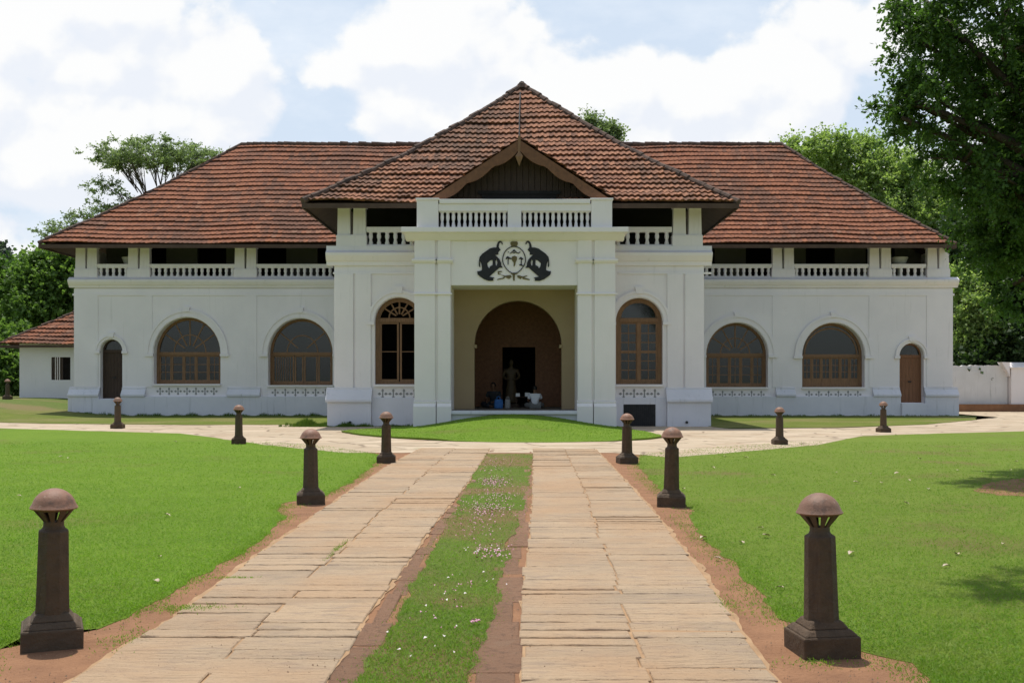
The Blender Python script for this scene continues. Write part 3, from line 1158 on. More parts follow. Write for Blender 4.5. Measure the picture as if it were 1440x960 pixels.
# --- wings
wing_ops_l = [(wx(141, KW), wx(172, KW), 0.86, 3.2, 0.56), (wx(216, KW), wx(310, KW), 1.58, 3.06, 1.78), (wx(377, KW), wx(468, KW), 1.52, 3.05, 1.74)]
wing_ops_r = [(wx(993, KW), wx(1080, KW), 1.42, 3.0, 1.58), (wx(1128, KW), wx(1216, KW), 1.42, 2.95, 1.62), (wx(1265, KW), wx(1299, KW), 0.66, 2.95, 0.62)]
XL, XR = wx(104, KW), wx(1340, KW)
for (xa, xb, ops) in ((XL, -7.0, wing_ops_l), (7.05, XR, wing_ops_r)):
    b = MB()
    arched_wall(b, xa, xb, -0.4, 6.25, ops, YW, 0.6)
    pb(b, 'wing_wall', 'whitewash')
    # end wall, back wall of the front rooms, floor and ceiling
    e = xa if xa < -7.1 else xb
    b = MB()
    s_ = 1 if e < 0 else -1
    b.box(min(e, e + s_ * 0.5), max(e, e + s_ * 0.5), YW + 0.6, YW + 13.5, -0.4, 8.3)
    pb(b, 'end_wall', 'whitewash')
    lo_, hi_ = (xa + 0.5, xb) if e < 0 else (xa, xb - 0.5)
    b = MB()
    b.box(lo_, hi_, YW + 4.2, YW + 4.4, -0.4, 6.25)
    b.box(lo_, hi_, YW + 0.6, YW + 4.2, -0.2, 0.55)
    for px_ in ((-14.9,) if e < 0 else (14.2,)):
        b.box(px_, px_ + 0.2, YW + 0.6, YW + 4.2, 0.55, 6.25)
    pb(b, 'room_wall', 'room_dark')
    # upper storey slab and rear wall of the verandah
    b = MB()
    b.box(xa + 0.02, xb - 0.02, YW + 0.02, YW + 9, 6.26, FLOOR2 - 0.02)
    pb(b, 'upper_floor', 'whitewash')
    b = MB()
    cur = lo_
    bays = np.arange(lo_ + 1.6, hi_ - 1.5, 3.1)
    for q in bays:
        b.box(cur, q, YW + 2.8, YW + 3.0, FLOOR2 - 0.02, 9.2)
        b.box(q, q + 1.5, YW + 2.8, YW + 3.0, 8.6, 9.2)
        cur = q + 1.5
    b.box(cur, hi_, YW + 2.8, YW + 3.0, FLOOR2 - 0.02, 9.2)
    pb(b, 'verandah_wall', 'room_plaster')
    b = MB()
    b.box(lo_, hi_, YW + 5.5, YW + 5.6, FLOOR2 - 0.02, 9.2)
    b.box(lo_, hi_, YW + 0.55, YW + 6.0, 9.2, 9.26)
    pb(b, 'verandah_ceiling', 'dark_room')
    b = MB()
    for zc, hb, yb in ((8.36, 0.22, 0.0),):
        b.box(xa + 0.05, xb - 0.02, YW + 0.12, YW + 0.5, zc, zc + hb)
    pb(b, 'eave_beam', 'wood_eave')
    # cornice: string bands
    b = MB()
    ex = 0.22
    xa2, xb2 = (xa - ex, xb) if e < 0 else (xa, xb + ex)
    b.xprism([(YW + 0.1, 6.30), (YW - 0.06, 6.30), (YW - 0.08, 6.38), (YW - 0.14, 6.42), (YW - 0.24, 6.56), (YW - 0.26, 6.66), (YW - 0.04, 6.80), (YW + 0.1, 6.80)], xa2, xb2)
    b.box(xa2 + 0.16, xb2 - 0.16, YW - 0.035, YW + 0.05, 5.90, 6.0)
    if e < 0:
        b.box(xa - 0.2, xa - 0.001, YW + 0.1, YW + 6, 6.42, 6.7)
    pb(b, 'cornice', 'whitewash')
    # plinth between the windows
    b = MB()
    segs = []
    cur = xa2
    for (a, c, s, q_, r_) in sorted(ops):
        segs.append((cur, a - (0.0 if c - a < 1.6 else 0.36)))
        cur = c + (0.0 if c - a < 1.6 else 0.36)
    segs.append((cur, xb2))
    for a, c in segs:
        if c - a < 0.1:
            continue
        b.xprism([(YW + 0.05, 0.97), (YW - 0.27, 0.97), (YW - 0.27, 1.06), (YW - 0.11, 1.27), (YW - 0.07, 1.30), (YW - 0.07, 1.40), (YW + 0.05, 1.42)], a, c)
    pb(b, 'plinth_moulding', 'plinth_white', bevel=0.012)
    b = MB()
    dz = [(a, c) for (a, c, s, q_, r_) in ops if c - a < 1.6][0]
    b.box(xa2, dz[0] - 0.002, YW - 0.20, YW + 0.04, -0.5, 0.968)
    b.box(dz[1] + 0.002, xb2, YW - 0.20, YW + 0.04, -0.5, 0.968)
    b.box(dz[0], dz[1], YW - 0.36, YW + 0.04, -0.5, min(o_[2] for o_ in ops) - 0.02)
    pb(b, 'plinth', 'plinth_white', bevel=0.01)
    # shallow pilaster panels on the wall
    b = MB()
    pan = ((104, 138), (205, 214), (345, 361), (468, 476)) if e < 0 else ((1086, 1100), (1222, 1236), (1303, 1340))
    for p0, p1 in pan:
        b.box(wx(p0, KW) + (0.02 if p0 == 104 else 0), wx(p1, KW) - (0.02 if p1 == 1340 else 0), YW - 0.03, YW + 0.05, 1.42, 5.9)
    pb(b, 'wall_pilaster', 'whitewash')


# --- central block
XC0, XC1 = wx(470, KC), wx(990, KC)
ent = (wx(667, KC), wx(790, KC), 0.66, 3.1, 1.68)
win_cl = (wx(527, KC), wx(594, KC), 1.60, 3.98, 0.92)
win_cr = (wx(866, KC), wx(932, KC), 1.60, 3.98, 0.90)
for xa, xb, ops in ((XC0, -2.55, [win_cl]), (2.24, XC1, [win_cr])):
    b = MB()
    arched_wall(b, xa, xb, -0.3, 6.25, ops, YC, 0.55)
    pb(b, 'central_wall', 'whitewash')
b = MB()
b.box(XC0, XC0 + 0.5, YC + 0.55, YW + 0.3, -0.3, 6.25)
b.box(XC1 - 0.5, XC1, YC + 0.55, YW + 0.3, -0.3, 6.25)
pb(b, 'side_wall', 'whitewash')
b = MB()
arched_wall(b, -2.549, 2.239, 0.0, 6.25, [ent], YC + 0.03, 0.5)
for s_, q in ((1, ent[0]), (-1, ent[1])):
    b.box(min(q, q + s_ * 0.09), max(q, q + s_ * 0.09), YC - 0.04, YC + 0.53, 2.98, 3.1)
pb(b, 'arch_wall', 'ochre_plaster')
b = MB()
b.box(XC0 + 0.01, XC1 - 0.01, YC + 0.02, YW + 0.2, 6.26, FLOOR2)
pb(b, 'upper_floor', 'whitewash')
# hall: floor, partition with doorway, inner walls
b = MB()
b.box(-2.5, 2.2, YP + 0.02, YC + 9, -0.2, 0.66)
b.box(XC0 + 0.5, -2.5, YC + 0.6, YC + 9, -0.2, 0.6)
b.box(2.2, XC1 - 0.5, YC + 0.6, YC + 9, -0.2, 0.6)
pb(b, 'hall_floor', 'floor_stone')
b = MB()
yp_ = YC + 3.6
b.box(-3.0, -0.66, yp_, yp_ + 0.1, 0.66, 6.2)
b.box(0.70, 2.9, yp_, yp_ + 0.1, 0.66, 6.2)
b.box(-0.66, 0.70, yp_, yp_ + 0.1, 3.12, 6.2)
for q in np.arange(-2.9, 2.9, 0.24):
    if not (-0.72 < q < 0.72):
        b.box(q, q + 0.02, yp_ - 0.02, yp_ - 0.001, 0.66, 6.2)
b.box(-0.76, -0.66, yp_ - 0.05, yp_ + 0.15, 0.66, 3.12)
b.box(0.70, 0.80, yp_ - 0.05, yp_ + 0.15, 0.66, 3.12)
b.box(-0.76, 0.80, yp_ - 0.06, yp_ + 0.16, 3.12, 3.24)
pb(b, 'hall_partition', 'wood_board')
b = MB()
b.box(-3.1, -3.0, YC + 0.56, YC + 9, 0.6, 6.2)
b.box(2.9, 3.0, YC + 0.56, YC + 9, 0.6, 6.2)
pb(b, 'hall_wall', 'ochre_plaster')
b = MB()
b.box(XC0 + 0.5, XC1 - 0.5, YC + 9.0, YC + 9.2, 0, 6.2)
b.box(XC0 + 0.5, -3.1, YC + 4.5, YC + 4.6, 0.6, 6.2)
b.box(3.0, XC1 - 0.5, YC + 3.5, YC + 3.6, 0.6, 6.2)
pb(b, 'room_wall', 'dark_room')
# upper verandah of the central block
b = MB()
b.box(XC0 + 0.3, XC1 - 0.3, YC + 2.6, YC + 2.8, FLOOR2 + 0.002, 9.2)
b.box(XC0 + 0.9, XC1 - 0.9, YC + 0.6, YW, 9.1, 9.16)
pb(b, 'verandah_wall', 'dark_room')
b = MB()
b.box(XC0 + 0.1, XC1 - 0.1, YC + 0.1, YC + 0.45, 8.42, 8.64)
b.box(XC0 + 0.1, XC0 + 0.4, YC + 0.46, YW, 8.42, 8.64)
b.box(XC1 - 0.4, XC1 - 0.1, YC + 0.46, YW, 8.42, 8.64)
pb(b, 'eave_beam', 'wood_eave')
# cornice and wall bands
b = MB()
prof = [(YC + 0.1, 6.10), (YC - 0.08, 6.10), (YC - 0.10, 6.24), (YC - 0.16, 6.28), (YC - 0.28, 6.46), (YC - 0.30, 6.56), (YC - 0.12, 6.66), (YC - 0.10, 6.84), (YC + 0.1, 6.84)]
for a, c in ((XC0 - 0.28, -3.86), (3.56, XC1 + 0.28)):
    b.xprism(prof, a, c)
    b.box(a + 0.24, c, YC - 0.05, YC + 0.04, 5.78, 5.85)
for s_, e in ((-1, XC0), (1, XC1)):
    b.box(min(e, e + s_ * 0.26), max(e, e + s_ * 0.26), YC + 0.1, YW - 0.3, 6.3, 6.7)
pb(b, 'cornice', 'whitewash')
b = MB()
for a, c in ((wx(471, KC), wx(497, KC)), (wx(500, KC), wx(522, KC)), (wx(938, KC), wx(960, KC)), (wx(963, KC), wx(989, KC))):
    b.box(a, c, YC - 0.07, YC + 0.04, 1.44, 5.78)
pb(b, 'wall_pilaster', 'whitewash', bevel=0.012)
b = MB()
for a, c in ((XC0 - 0.28, wx(524, KC)), (wx(936, KC), XC1 + 0.28)):
    b.xprism([(YC + 0.05, 0.93), (YC - 0.36, 0.93), (YC - 0.36, 1.02), (YC - 0.15, 1.36), (YC - 0.11, 1.40), (YC - 0.11, 1.46), (YC + 0.05, 1.48)], a, c)
pb(b, 'plinth_moulding', 'plinth_white', bevel=0.012)
b = MB()
b.box(XC0 - 0.22, wx(523, KC), YC - 0.27, YC + 0.04, -0.3, 0.928)
b.box(wx(937, KC), XC1 + 0.22, YC - 0.27, YC + 0.04, -0.3, 0.928)
b.box(wx(523, KC) + 0.002, -3.80, YC - 0.08, YC + 0.04, -0.3, 1.10)
b.box(3.52, 3.98, YC - 0.08, YC + 0.04, -0.3, 1.10)
b.box(5.2, wx(937, KC) - 0.002, YC - 0.08, YC + 0.04, -0.3, 1.10)
b.box(3.982, 5.198, YC - 0.08, YC + 0.04, 0.84, 1.10)
pb(b, 'plinth', 'plinth_white', bevel=0.01)
b = MB()
b.box(3.985, 5.195, YC - 0.05, YC + 0.02, 0.0, 0.838)
for q in np.arange(4.0, 5.15, 0.075):
    b.box(q, q + 0.03, YC - 0.075, YC - 0.05, 0.0, 0.836)
pb(b, 'vent_grille', 'iron_grille')
for q in (wx(494, KC), wx(964, KC)):
    b = MB()
    b.tube([(q, YC - 0.36, 0.17), (q, YC - 0.25, 0.17)], [0.05, 0.05], 10)
    pb(b, 'drain_spout', 'iron_grille')

# --- portico
XP0, XPI0, XPI1, XP1 = wx(583, KP), wx(634, KP), wx(812, KP), wx(865, KP)
LINT = wz(401, KP)
TER = wz(322, KP)
b = MB()
b.box(XP0 + 0.04, XPI0, YP, YC + 0.02, -0.2, LINT)
b.box(XPI1, XP1 - 0.04, YP, YC + 0.02, -0.2, LINT)
b.box(XP0 + 0.04, XP1 - 0.04, YP, YC + 0.02, LINT + 0.001, TER - 0.12)
pb(b, 'porch_wall', 'portico_white')
b = MB()
for a, c in ((XP0, wx(612, KP)), (wx(616, KP), XPI0 - 0.01), (XPI1 + 0.01, wx(832, KP)), (wx(836, KP), XP1)):
    b.box(a, c, YP - 0.07, YP + 0.02, 1.02, TER - 0.35)
    b.xprism([(YP + 0.02, 0.80), (YP - 0.2, 0.80), (YP - 0.10, 0.93), (YP - 0.12, 0.95), (YP - 0.12, 1.0), (YP + 0.02, 1.03)], a - 0.03, c + 0.03)
    b.box(a - 0.035, c + 0.035, YP - 0.2, YP + 0.02, -0.2, 0.798)
    b.box(a - 0.06, c + 0.06, YP - 0.13, YP + 0.02, 4.84, 4.90)
    b.xprism([(YP + 0.02, 5.98), (YP - 0.10, 5.98), (YP - 0.16, 6.06), (YP - 0.16, 6.12), (YP + 0.02, 6.16)], a - 0.09, c + 0.09)
pb(b, 'porch_pier', 'portico_white', bevel=0.01)
b = MB()
b.box(XPI0 - 0.05, XPI1 + 0.05, YP - 0.16, YP + 0.3, 0.53, 0.66)
b.box(XPI0, XPI1, YP - 0.02, YP + 0.018, -0.2, 0.53)
pb(b, 'porch_step', 'plinth_white', bevel=0.012)
b = MB()
XT0, XT1 = wx(566, KP), wx(882, KP)
prof = [(YP + 0.3, TER - 0.42), (YP - 0.02, TER - 0.42), (YP - 0.08, TER - 0.38), (YP - 0.26, TER - 0.22), (YP - 0.30, TER - 0.20), (YP - 0.32, TER), (YP + 0.3, TER)]
b.xprism([(y - 0.06 if y < YP else y, z) for y, z in prof], XT0 + 0.12, XT1 - 0.12)
b.box(XT0, XT1, YP - 0.45, YC + 0.05, TER - 0.17, TER + 0.012)
pb(b, 'porch_cornice', 'portico_white', bevel=0.012)

# emblem painted in relief on the porch: two elephants on rocks holding up a shield
EX0, EY0, ES = 660.0, 330.0, 1 / 11.08


def em(cx, cy):
    return (wx(EX0 + cx * ES, KP), wz(EY0 + cy * ES, KP))


ele = {
    'body': [(455, 310), (400, 318), (372, 345), (362, 392), (330, 400), (285, 440), (270, 470), (200, 470), (175, 430), (152, 400), (160, 350), (200, 300), (270, 250), (320, 215), (380, 200),
             (420, 200), (430, 150), (450, 110), (480, 98), (512, 112), (522, 152), (505, 152), (500, 128), (482, 120), (466, 140), (458, 190), (470, 215), (487, 235), (465, 260), (450, 280)],
    'rear': [(185, 440), (276, 440), (290, 500), (330, 545), (300, 600), (200, 600), (195, 500)],
    'fore': [(360, 380), (372, 345), (400, 318), (425, 335), (420, 395), (405, 408), (410, 452), (415, 490), (350, 500), (364, 460)],
    'fore2': [(418, 330), (440, 350), (475, 390), (495, 440), (500, 490), (428, 490), (437, 440), (428, 402)],
    'rock': [(122, 570), (150, 570), (185, 560), (205, 540), (300, 560), (320, 500), (345, 482), (500, 482), (520, 515), (470, 515), (430, 550), (310, 655), (390, 670), (370, 690), (375, 718), (300, 720), (230, 695), (170, 655), (130, 620)],
    'tail': [(150, 400), (165, 430), (171, 500), (160, 508), (148, 480)],
}
emblem = MB()
YE = YP
ring_o, ring_i = [], []
for i in range(41):
    t = 2 * math.pi * i / 40
    rx, ry = 185, 215
    yy = 395 - ry * math.cos(t)
    xx = rx * math.sin(t) * (1.0 - 0.22 * max(0, (yy - 395) / 215) ** 1.5)
    ring_o.append(em(697 + xx, yy))
    ring_i.append(em(697 + xx * 0.93, 395 + (yy - 395) * 0.945))
emblem.strip(ring_i, ring_o, YE - 0.035, YE + 0.005)
emb = pb(emblem, 'emblem', 'black_paint')


def sub(mbuilder, name, mat, parent_part):
    o = mbuilder.build(name, mat, parent_part)
    return o


for side in (0, 1):
    b = MB()
    for q, (nm, pts) in enumerate(ele.items()):
        pp = [em(x if side == 0 else 1394 - x, y) for x, y in pts]
        b.yprism(pp, YE - 0.03 - 0.003 * q, YE + 0.004)
    sub(b, 'elephant', 'black_paint', emb)
b = MB()
b.yprism([em(*p) for p in [(655, 185), (640, 145), (640, 120), (660, 108), (735, 108), (755, 120), (755, 145), (738, 185)]], YE - 0.03, YE + 0.004)
sub(b, 'urn', 'olive_paint', emb)
b = MB()
b.yprism([em(*p) for p in [(662, 345), (705, 330), (742, 345), (742, 390), (722, 430), (712, 480), (690, 498), (692, 440), (662, 395)]], YE - 0.03, YE + 0.004)
sub(b, 'conch_shell', 'olive_paint', emb)
b = MB()
for pl in ([(640, 285), (690, 232), (705, 232), (745, 280), (770, 282), (790, 262), (795, 270), (775, 296), (738, 290), (712, 262), (672, 262), (655, 292), (625, 296)], [(672, 275), (718, 275), (718, 288), (672, 288)], [(602, 265), (614, 265), (614, 278), (602, 278)]):
    b.yprism([em(*p) for p in pl], YE - 0.03, YE + 0.004)
sub(b, 'palanquin', 'black_paint', emb)
b = MB()
b.yprism([em(*p) for p in [(565, 388), (575, 350), (598, 335), (640, 362), (660, 365), (660, 380), (612, 380), (610, 468), (598, 468), (598, 366)]], YE - 0.03, YE + 0.004)
sub(b, 'parasol', 'black_paint', emb)
b = MB()
b.yprism([em(*p) for p in [(772, 372), (805, 345), (842, 380), (835, 392), (818, 378), (816, 462), (835, 482), (872, 470), (845, 492), (778, 478), (778, 464), (800, 462), (804, 378), (780, 385)]], YE - 0.03, YE + 0.004)
sub(b, 'lamp', 'black_paint', emb)
b = MB()
for pl in ([(440, 570), (510, 565), (505, 582), (466, 585), (464, 608), (490, 608), (488, 622), (446, 620)], [(495, 625), (560, 640), (600, 632), (600, 645), (550, 668), (545, 685), (432, 705), (440, 690), (520, 672), (545, 655)],
           [(672, 620), (712, 620), (706, 715), (684, 715)], [(735, 630), (845, 665), (945, 695), (940, 708), (832, 692), (828, 670)], [(832, 650), (900, 635), (905, 645), (850, 664)], [(640, 612), (697, 588), (755, 612), (700, 622)]):
    b.yprism([em(*p) for p in pl], YE - 0.025, YE + 0.004)
for pl in ([(565, 640), (640, 628), (660, 655), (620, 690), (580, 675)], [(745, 640), (775, 632), (828, 650), (800, 692), (750, 665)]):
    b.yprism([em(*p) for p in pl], YE - 0.03, YE + 0.004)
sub(b, 'ribbon', 'olive_paint', emb)
# children of emblem keep the palace transform: emblem itself carries the offset
for ch in emb.children:
    ch.matrix_parent_inverse = Matrix.Identity(4)

# --- balusters, balustrades and piers (shared meshes)
BAL_H = 0.58
bal_prof = [(0.085, 0.0), (0.085, 0.10), (0.062, 0.105), (0.075, 0.15), (0.052, 0.20), (0.060, 0.215), (0.052, 0.23), (0.078, 0.32), (0.084, 0.40), (0.070, 0.50), (0.058, 0.535), (0.088, 0.54), (0.088, 0.58)]
bal_me = MB().lathe(bal_prof, 10).mesh('baluster', 'whitewash', smooth=True)
bal_me.set_sharp_from_angle(angle=R(45))
bal_me2 = bal_me.copy()
bal_me2.materials[0] = MATS['portico_white']


def balustrade(name, x0, x1, y, z0, ztop, n, mat='whitewash', depth=0.2, me=None, side_gap=0.0, slim=False):
    b = MB()
    if slim:
        b.box(x0, x1, y - depth / 2, y + depth / 2, z0, z0 + 0.03)
        b.box(x0, x1, y - depth / 2, y + depth / 2, ztop - 0.03, ztop - 0.002)
        o = pb(b, name, mat, bevel=0.006)
        for i in range(n):
            c = bpy.data.objects.new('baluster', me or bal_me)
            link(c, o)
            c.location = (x0 + (x1 - x0) * (i + 0.5) / n, y, z0 + 0.03)
            c.scale = (0.8, 0.8, (ztop - z0 - 0.06) / BAL_H)
        return o
    b.box(x0, x1, y - depth / 2, y + depth / 2, z0, z0 + 0.07)
    b.box(x0, x1, y - depth / 2 - 0.03, y + depth / 2 + 0.03, ztop - 0.13, ztop)
    b.box(x0, x1, y - depth / 2, y + depth / 2, ztop - 0.19, ztop - 0.13)
    o = pb(b, name, mat, bevel=0.008)
    hh = ztop - 0.19 - z0 - 0.07
    for i in range(n):
        x = x0 + (x1 - x0) * (i + 0.5 + side_gap) / (n + 2 * side_gap)
        c = bpy.data.objects.new('baluster', me or bal_me)
        link(c, o)
        c.location = (x, y, z0 + 0.07)
        c.scale = (1, 1, hh / BAL_H)
    return o


ZB, ZT = FLOOR2 + 0.06, wz(371, KW)
for a, c, n in ((136, 180, 5), (210, 330, 14), (360, 468, 12), (990, 1086, 11), (1117, 1222, 12), (1254, 1303, 5)):
    balustrade('balustrade', wx(a, KW), wx(c, KW), YW + 0.16, ZB, ZT, n)
ZTC = wz(319, KC)
balustrade('balustrade', wx(515, KC), -3.9, YC + 0.12, FLOOR2 + 0.1, ZTC, 6, depth=0.22)
balustrade('balustrade', 3.6, wx(945, KC), YC + 0.12, FLOOR2 + 0.1, ZTC, 6, depth=0.22)
YB = YP - 0.12
PZ = wz(283, KP)
b = MB()
for a, c in ((587, 617), (831, 860)):
    b.box(wx(a, KP), wx(c, KP), YB - 0.13, YB + 0.25, TER + 0.012, PZ)
    b.box(wx(a, KP) - 0.04, wx(c, KP) + 0.04, YB - 0.17, YB + 0.29, PZ, PZ + 0.07)
b.box(wx(714, KP), wx(733, KP), YB - 0.11, YB + 0.2, TER + 0.012, PZ - 0.12)
b.box(wx(588, KP), wx(606, KP), YB + 0.251, YC + 0.1, TER + 0.012, PZ - 0.03)
b.box(wx(842, KP), wx(859, KP), YB + 0.251, YC + 0.1, TER + 0.012, PZ - 0.03)
b.box(wx(617, KP), wx(831, KP), YB - 0.09, YB + 0.2, wz(298, KP), PZ - 0.12)
b.box(wx(617, KP) + 0.04, wx(831, KP) - 0.04, YB - 0.15, YB + 0.26, PZ - 0.119, PZ + 0.035)
pb(b, 'parapet', 'portico_white', bevel=0.012)
for a, c in ((618, 713.5), (733.5, 830)):
    o = balustrade('balustrade', wx(a, KP), wx(c, KP), YB + 0.05, TER + 0.012, wz(298, KP), 12, 'portico_white', 0.2, bal_me2, slim=True)


def pier_mesh(k, w, z0, z1, gap):
    b = MB()
    for s in (-1, 1):
        c = s * (w / 4 + gap / 4)
        hw = w / 4 - gap / 4
        b.taper(c, 0.2, z0 + 0.42, z1 - 0.14, hw * 0.96, 0.17, hw * 0.88, 0.16)
        b.box(c - hw, c + hw, 0.0, 0.4, z1 - 0.14, z1)
    b.box(-w / 2 - 0.02, w / 2 + 0.02, -0.03, 0.42, z0, z0 + 0.40)
    b.box(-w / 2, w / 2, -0.0, 0.40, z0 + 0.40, z0 + 0.43)
    return b.mesh('pier', 'whitewash')


me_w = pier_mesh(KW, 31 * KW, FLOOR2 + 0.058, 8.37, 0.07)
me_c = pier_mesh(KC, 41 * KC, FLOOR2 + 0.102, 8.43, 0.08)
for p in (121, 195, 345, 1101.5, 1238, 1319.5):
    o = bpy.data.objects.new('pier', me_w)
    link(o, palace)
    o.matrix_parent_inverse = palace_inv
    o.location = (wx(p, KW), YW - 0.03, 0)
for p in (494.5, 966.5):
    o = bpy.data.objects.new('pier', me_c)
    link(o, palace)
    o.matrix_parent_inverse = palace_inv
    o.location = (wx(p, KC), YC - 0.06, 0)

# --- roofs
EY = 51.05
EZ = 8.25
EXL, EXR = -22.95, 20.95
RDEP, RRISE = 7.55, 6.42
rl, rr = 7.7, 6.5
ridge_y = EY + RDEP
wing_roof, Pw = tiled_slope('wing_roof', (EXL, EY, EZ), (EXR, EY, EZ), (0, 1, 0), RDEP, RRISE,
                            lambda t: rl * t, lambda t: (EXR - EXL) - rr * t, 23, 'roof_tile', palace, seed=3, amp=0.022, lift=0.118, calm=0.55)
part(wing_roof)
Llen = EXR - EXL
o, _ = tiled_slope('hip_roof', (EXL, EY + 2 * RDEP, EZ), (EXL, EY, EZ), (1, 0, 0), rl, RRISE, lambda t: RDEP * t, lambda t: 2 * RDEP - RDEP * t, 23, 'roof_tile', palace, du=0.0767, seed=4)
part(o)
o, _ = tiled_slope('hip_roof', (EXR, EY, EZ), (EXR, EY + 2 * RDEP, EZ), (-1, 0, 0), rr, RRISE, lambda t: RDEP * t, lambda t: 2 * RDEP - RDEP * t, 23, 'roof_tile', palace, du=0.0767, seed=5)
part(o)
o, _ = tiled_slope('rear_roof', (EXR, EY + 2 * RDEP, EZ), (EXL, EY + 2 * RDEP, EZ), (0, -1, 0), RDEP, RRISE, lambda t: rr * t, lambda t: Llen - rl * t, 23, 'roof_tile', palace, du=0.115, seed=6)
part(o)
part(ridge_caps('ridge_cap', [Pw(rl, 1, 0.05), Pw(Llen - rr, 1, 0.05)], palace, seed=2))
part(ridge_caps('hip_cap', [Pw(rl * t, t, 0.05) for t in np.linspace(0, 1, 9)], palace, rad=0.10, seed=3))
part(ridge_caps('hip_cap', [Pw(Llen - rr * t, t, 0.05) for t in np.linspace(0, 1, 9)], palace, rad=0.10, seed=4))
# central arm
CY, CXL, CXR, CRUN, CRISE = 39.25, -7.95, 8.1, 8.05, 6.5
apx = 0.16
centre_roof, Pc = tiled_slope('centre_roof', (CXL, CY, EZ), (CXR, CY, EZ), (0, 1, 0), CRUN, CRISE,
                              lambda t: (apx - CXL) * t, lambda t: (CXR - CXL) - (CXR - apx) * t, 25, 'roof_tile_orange', palace, sag=0.30, seed=8, amp=0.055, lift=0.125)
part(centre_roof)
back = ridge_y - CY


def side_lo(t):
    return back - CRUN * t
o, _ = tiled_slope('side_roof', (CXL, ridge_y, EZ), (CXL, CY, EZ), (1, 0, 0), apx - CXL, CRISE, lambda t: 7.0 * (1 - t), lambda t: back - CRUN * t, 25, 'roof_tile_orange', palace, sag=0.30, du=0.0767, seed=9)
part(o)
o, _ = tiled_slope('side_roof', (CXR, CY, EZ), (CXR, ridge_y, EZ), (-1, 0, 0), CXR - apx, CRISE, lambda t: CRUN * t, lambda t: back - 7.0 * (1 - t), 25, 'roof_tile_orange', palace, sag=0.30, du=0.0767, seed=10)
part(o)
part(ridge_caps('hip_cap', [Pc((apx - CXL) * t, t, 0.06) for t in np.linspace(0, 1, 11)], palace, rad=0.125, seed=5))
part(ridge_caps('hip_cap', [Pc((CXR - CXL) - (CXR - apx) * t, t, 0.06) for t in np.linspace(0, 1, 11)], palace, rad=0.125, seed=6))
part(ridge_caps('ridge_cap', [(apx, CY + CRUN - 0.2, EZ + CRISE + 0.05), (apx, ridge_y, EZ + CRISE + 0.05)], palace, rad=0.15, seed=7))
b = MB()
b.lathe([(0.26, -0.15), (0.2, 0.05), (0.1, 0.12), (0.0, 0.16)], 10, apx, CY + CRUN - 0.1, EZ + CRISE + 0.04)
pb(b, 'apex_cap', 'tile_ridge')
b = MB()
b.tube([(0.02, CY + 3.0, 10.5), (0.04, CY + 5.2, 12.6), (0.08, CY + 7.3, 14.3)], 0.028, 6)
pb(b, 'lightning_conductor', 'iron_grille')

# eaves: fascia boards and boarded undersides
b = MB()
b.box(EXL - 0.02, CXL + 0.0, EY - 0.03, EY + 0.03, EZ - 0.17, EZ + 0.005)
b.box(CXR, EXR + 0.02, EY - 0.03, EY + 0.03, EZ - 0.17, EZ + 0.005)
b.box(EXL - 0.03, EXL + 0.03, EY + 0.031, EY + 2 * RDEP, EZ - 0.17, EZ + 0.005)
b.box(EXR - 0.03, EXR + 0.03, EY + 0.031, EY + 2 * RDEP, EZ - 0.17, EZ + 0.005)
b.box(CXL - 0.02, -3.2, CY - 0.03, CY + 0.03, EZ - 0.17, EZ + 0.005)
b.box(3.3, CXR + 0.02, CY - 0.03, CY + 0.03, EZ - 0.17, EZ + 0.005)
b.box(CXL - 0.03, CXL + 0.03, CY + 0.031, EY - 0.031, EZ - 0.17, EZ + 0.005)
b.box(CXR - 0.03, CXR + 0.03, CY + 0.031, EY - 0.031, EZ - 0.17, EZ + 0.005)
pb(b, 'fascia_board', 'wood_eave')
b = MB()
sl_ = RRISE / RDEP * 0.9
b.add([(EXL, EY, EZ - 0.1), (EXR, EY, EZ - 0.1), (EXR - 2, EY + 2.2, EZ - 0.1 + 2.2 * sl_ * 0.6), (EXL + 2, EY + 2.2, EZ - 0.1 + 2.2 * sl_ * 0.6)], [(0, 1, 2, 3)])
for x, s_ in ((EXL, 1), (EXR, -1)):
    b.add([(x, EY, EZ - 0.1), (x, EY + 15, EZ - 0.1), (x + s_ * 2, EY + 13, EZ + 1.1), (x + s_ * 2, EY + 2.2, EZ + 1.1)], [(0, 1, 2, 3)])
for x, s_ in ((CXL, 1), (CXR, -1)):
    b.add([(x, CY, EZ - 0.1), (x, EY + 2, EZ - 0.1), (x + s_ * 1.6, EY + 2, EZ + 0.75), (x + s_ * 1.6, CY + 1.6, EZ + 0.75)], [(0, 1, 2, 3)])
b.add([(CXL, CY, EZ - 0.1), (CXR, CY, EZ - 0.1), (CXR - 1.6, CY + 1.6, EZ + 0.75), (CXL + 1.6, CY + 1.6, EZ + 0.75)], [(0, 1, 2, 3)])
pb(b, 'eave_soffit', 'wood_eave', fix=False)

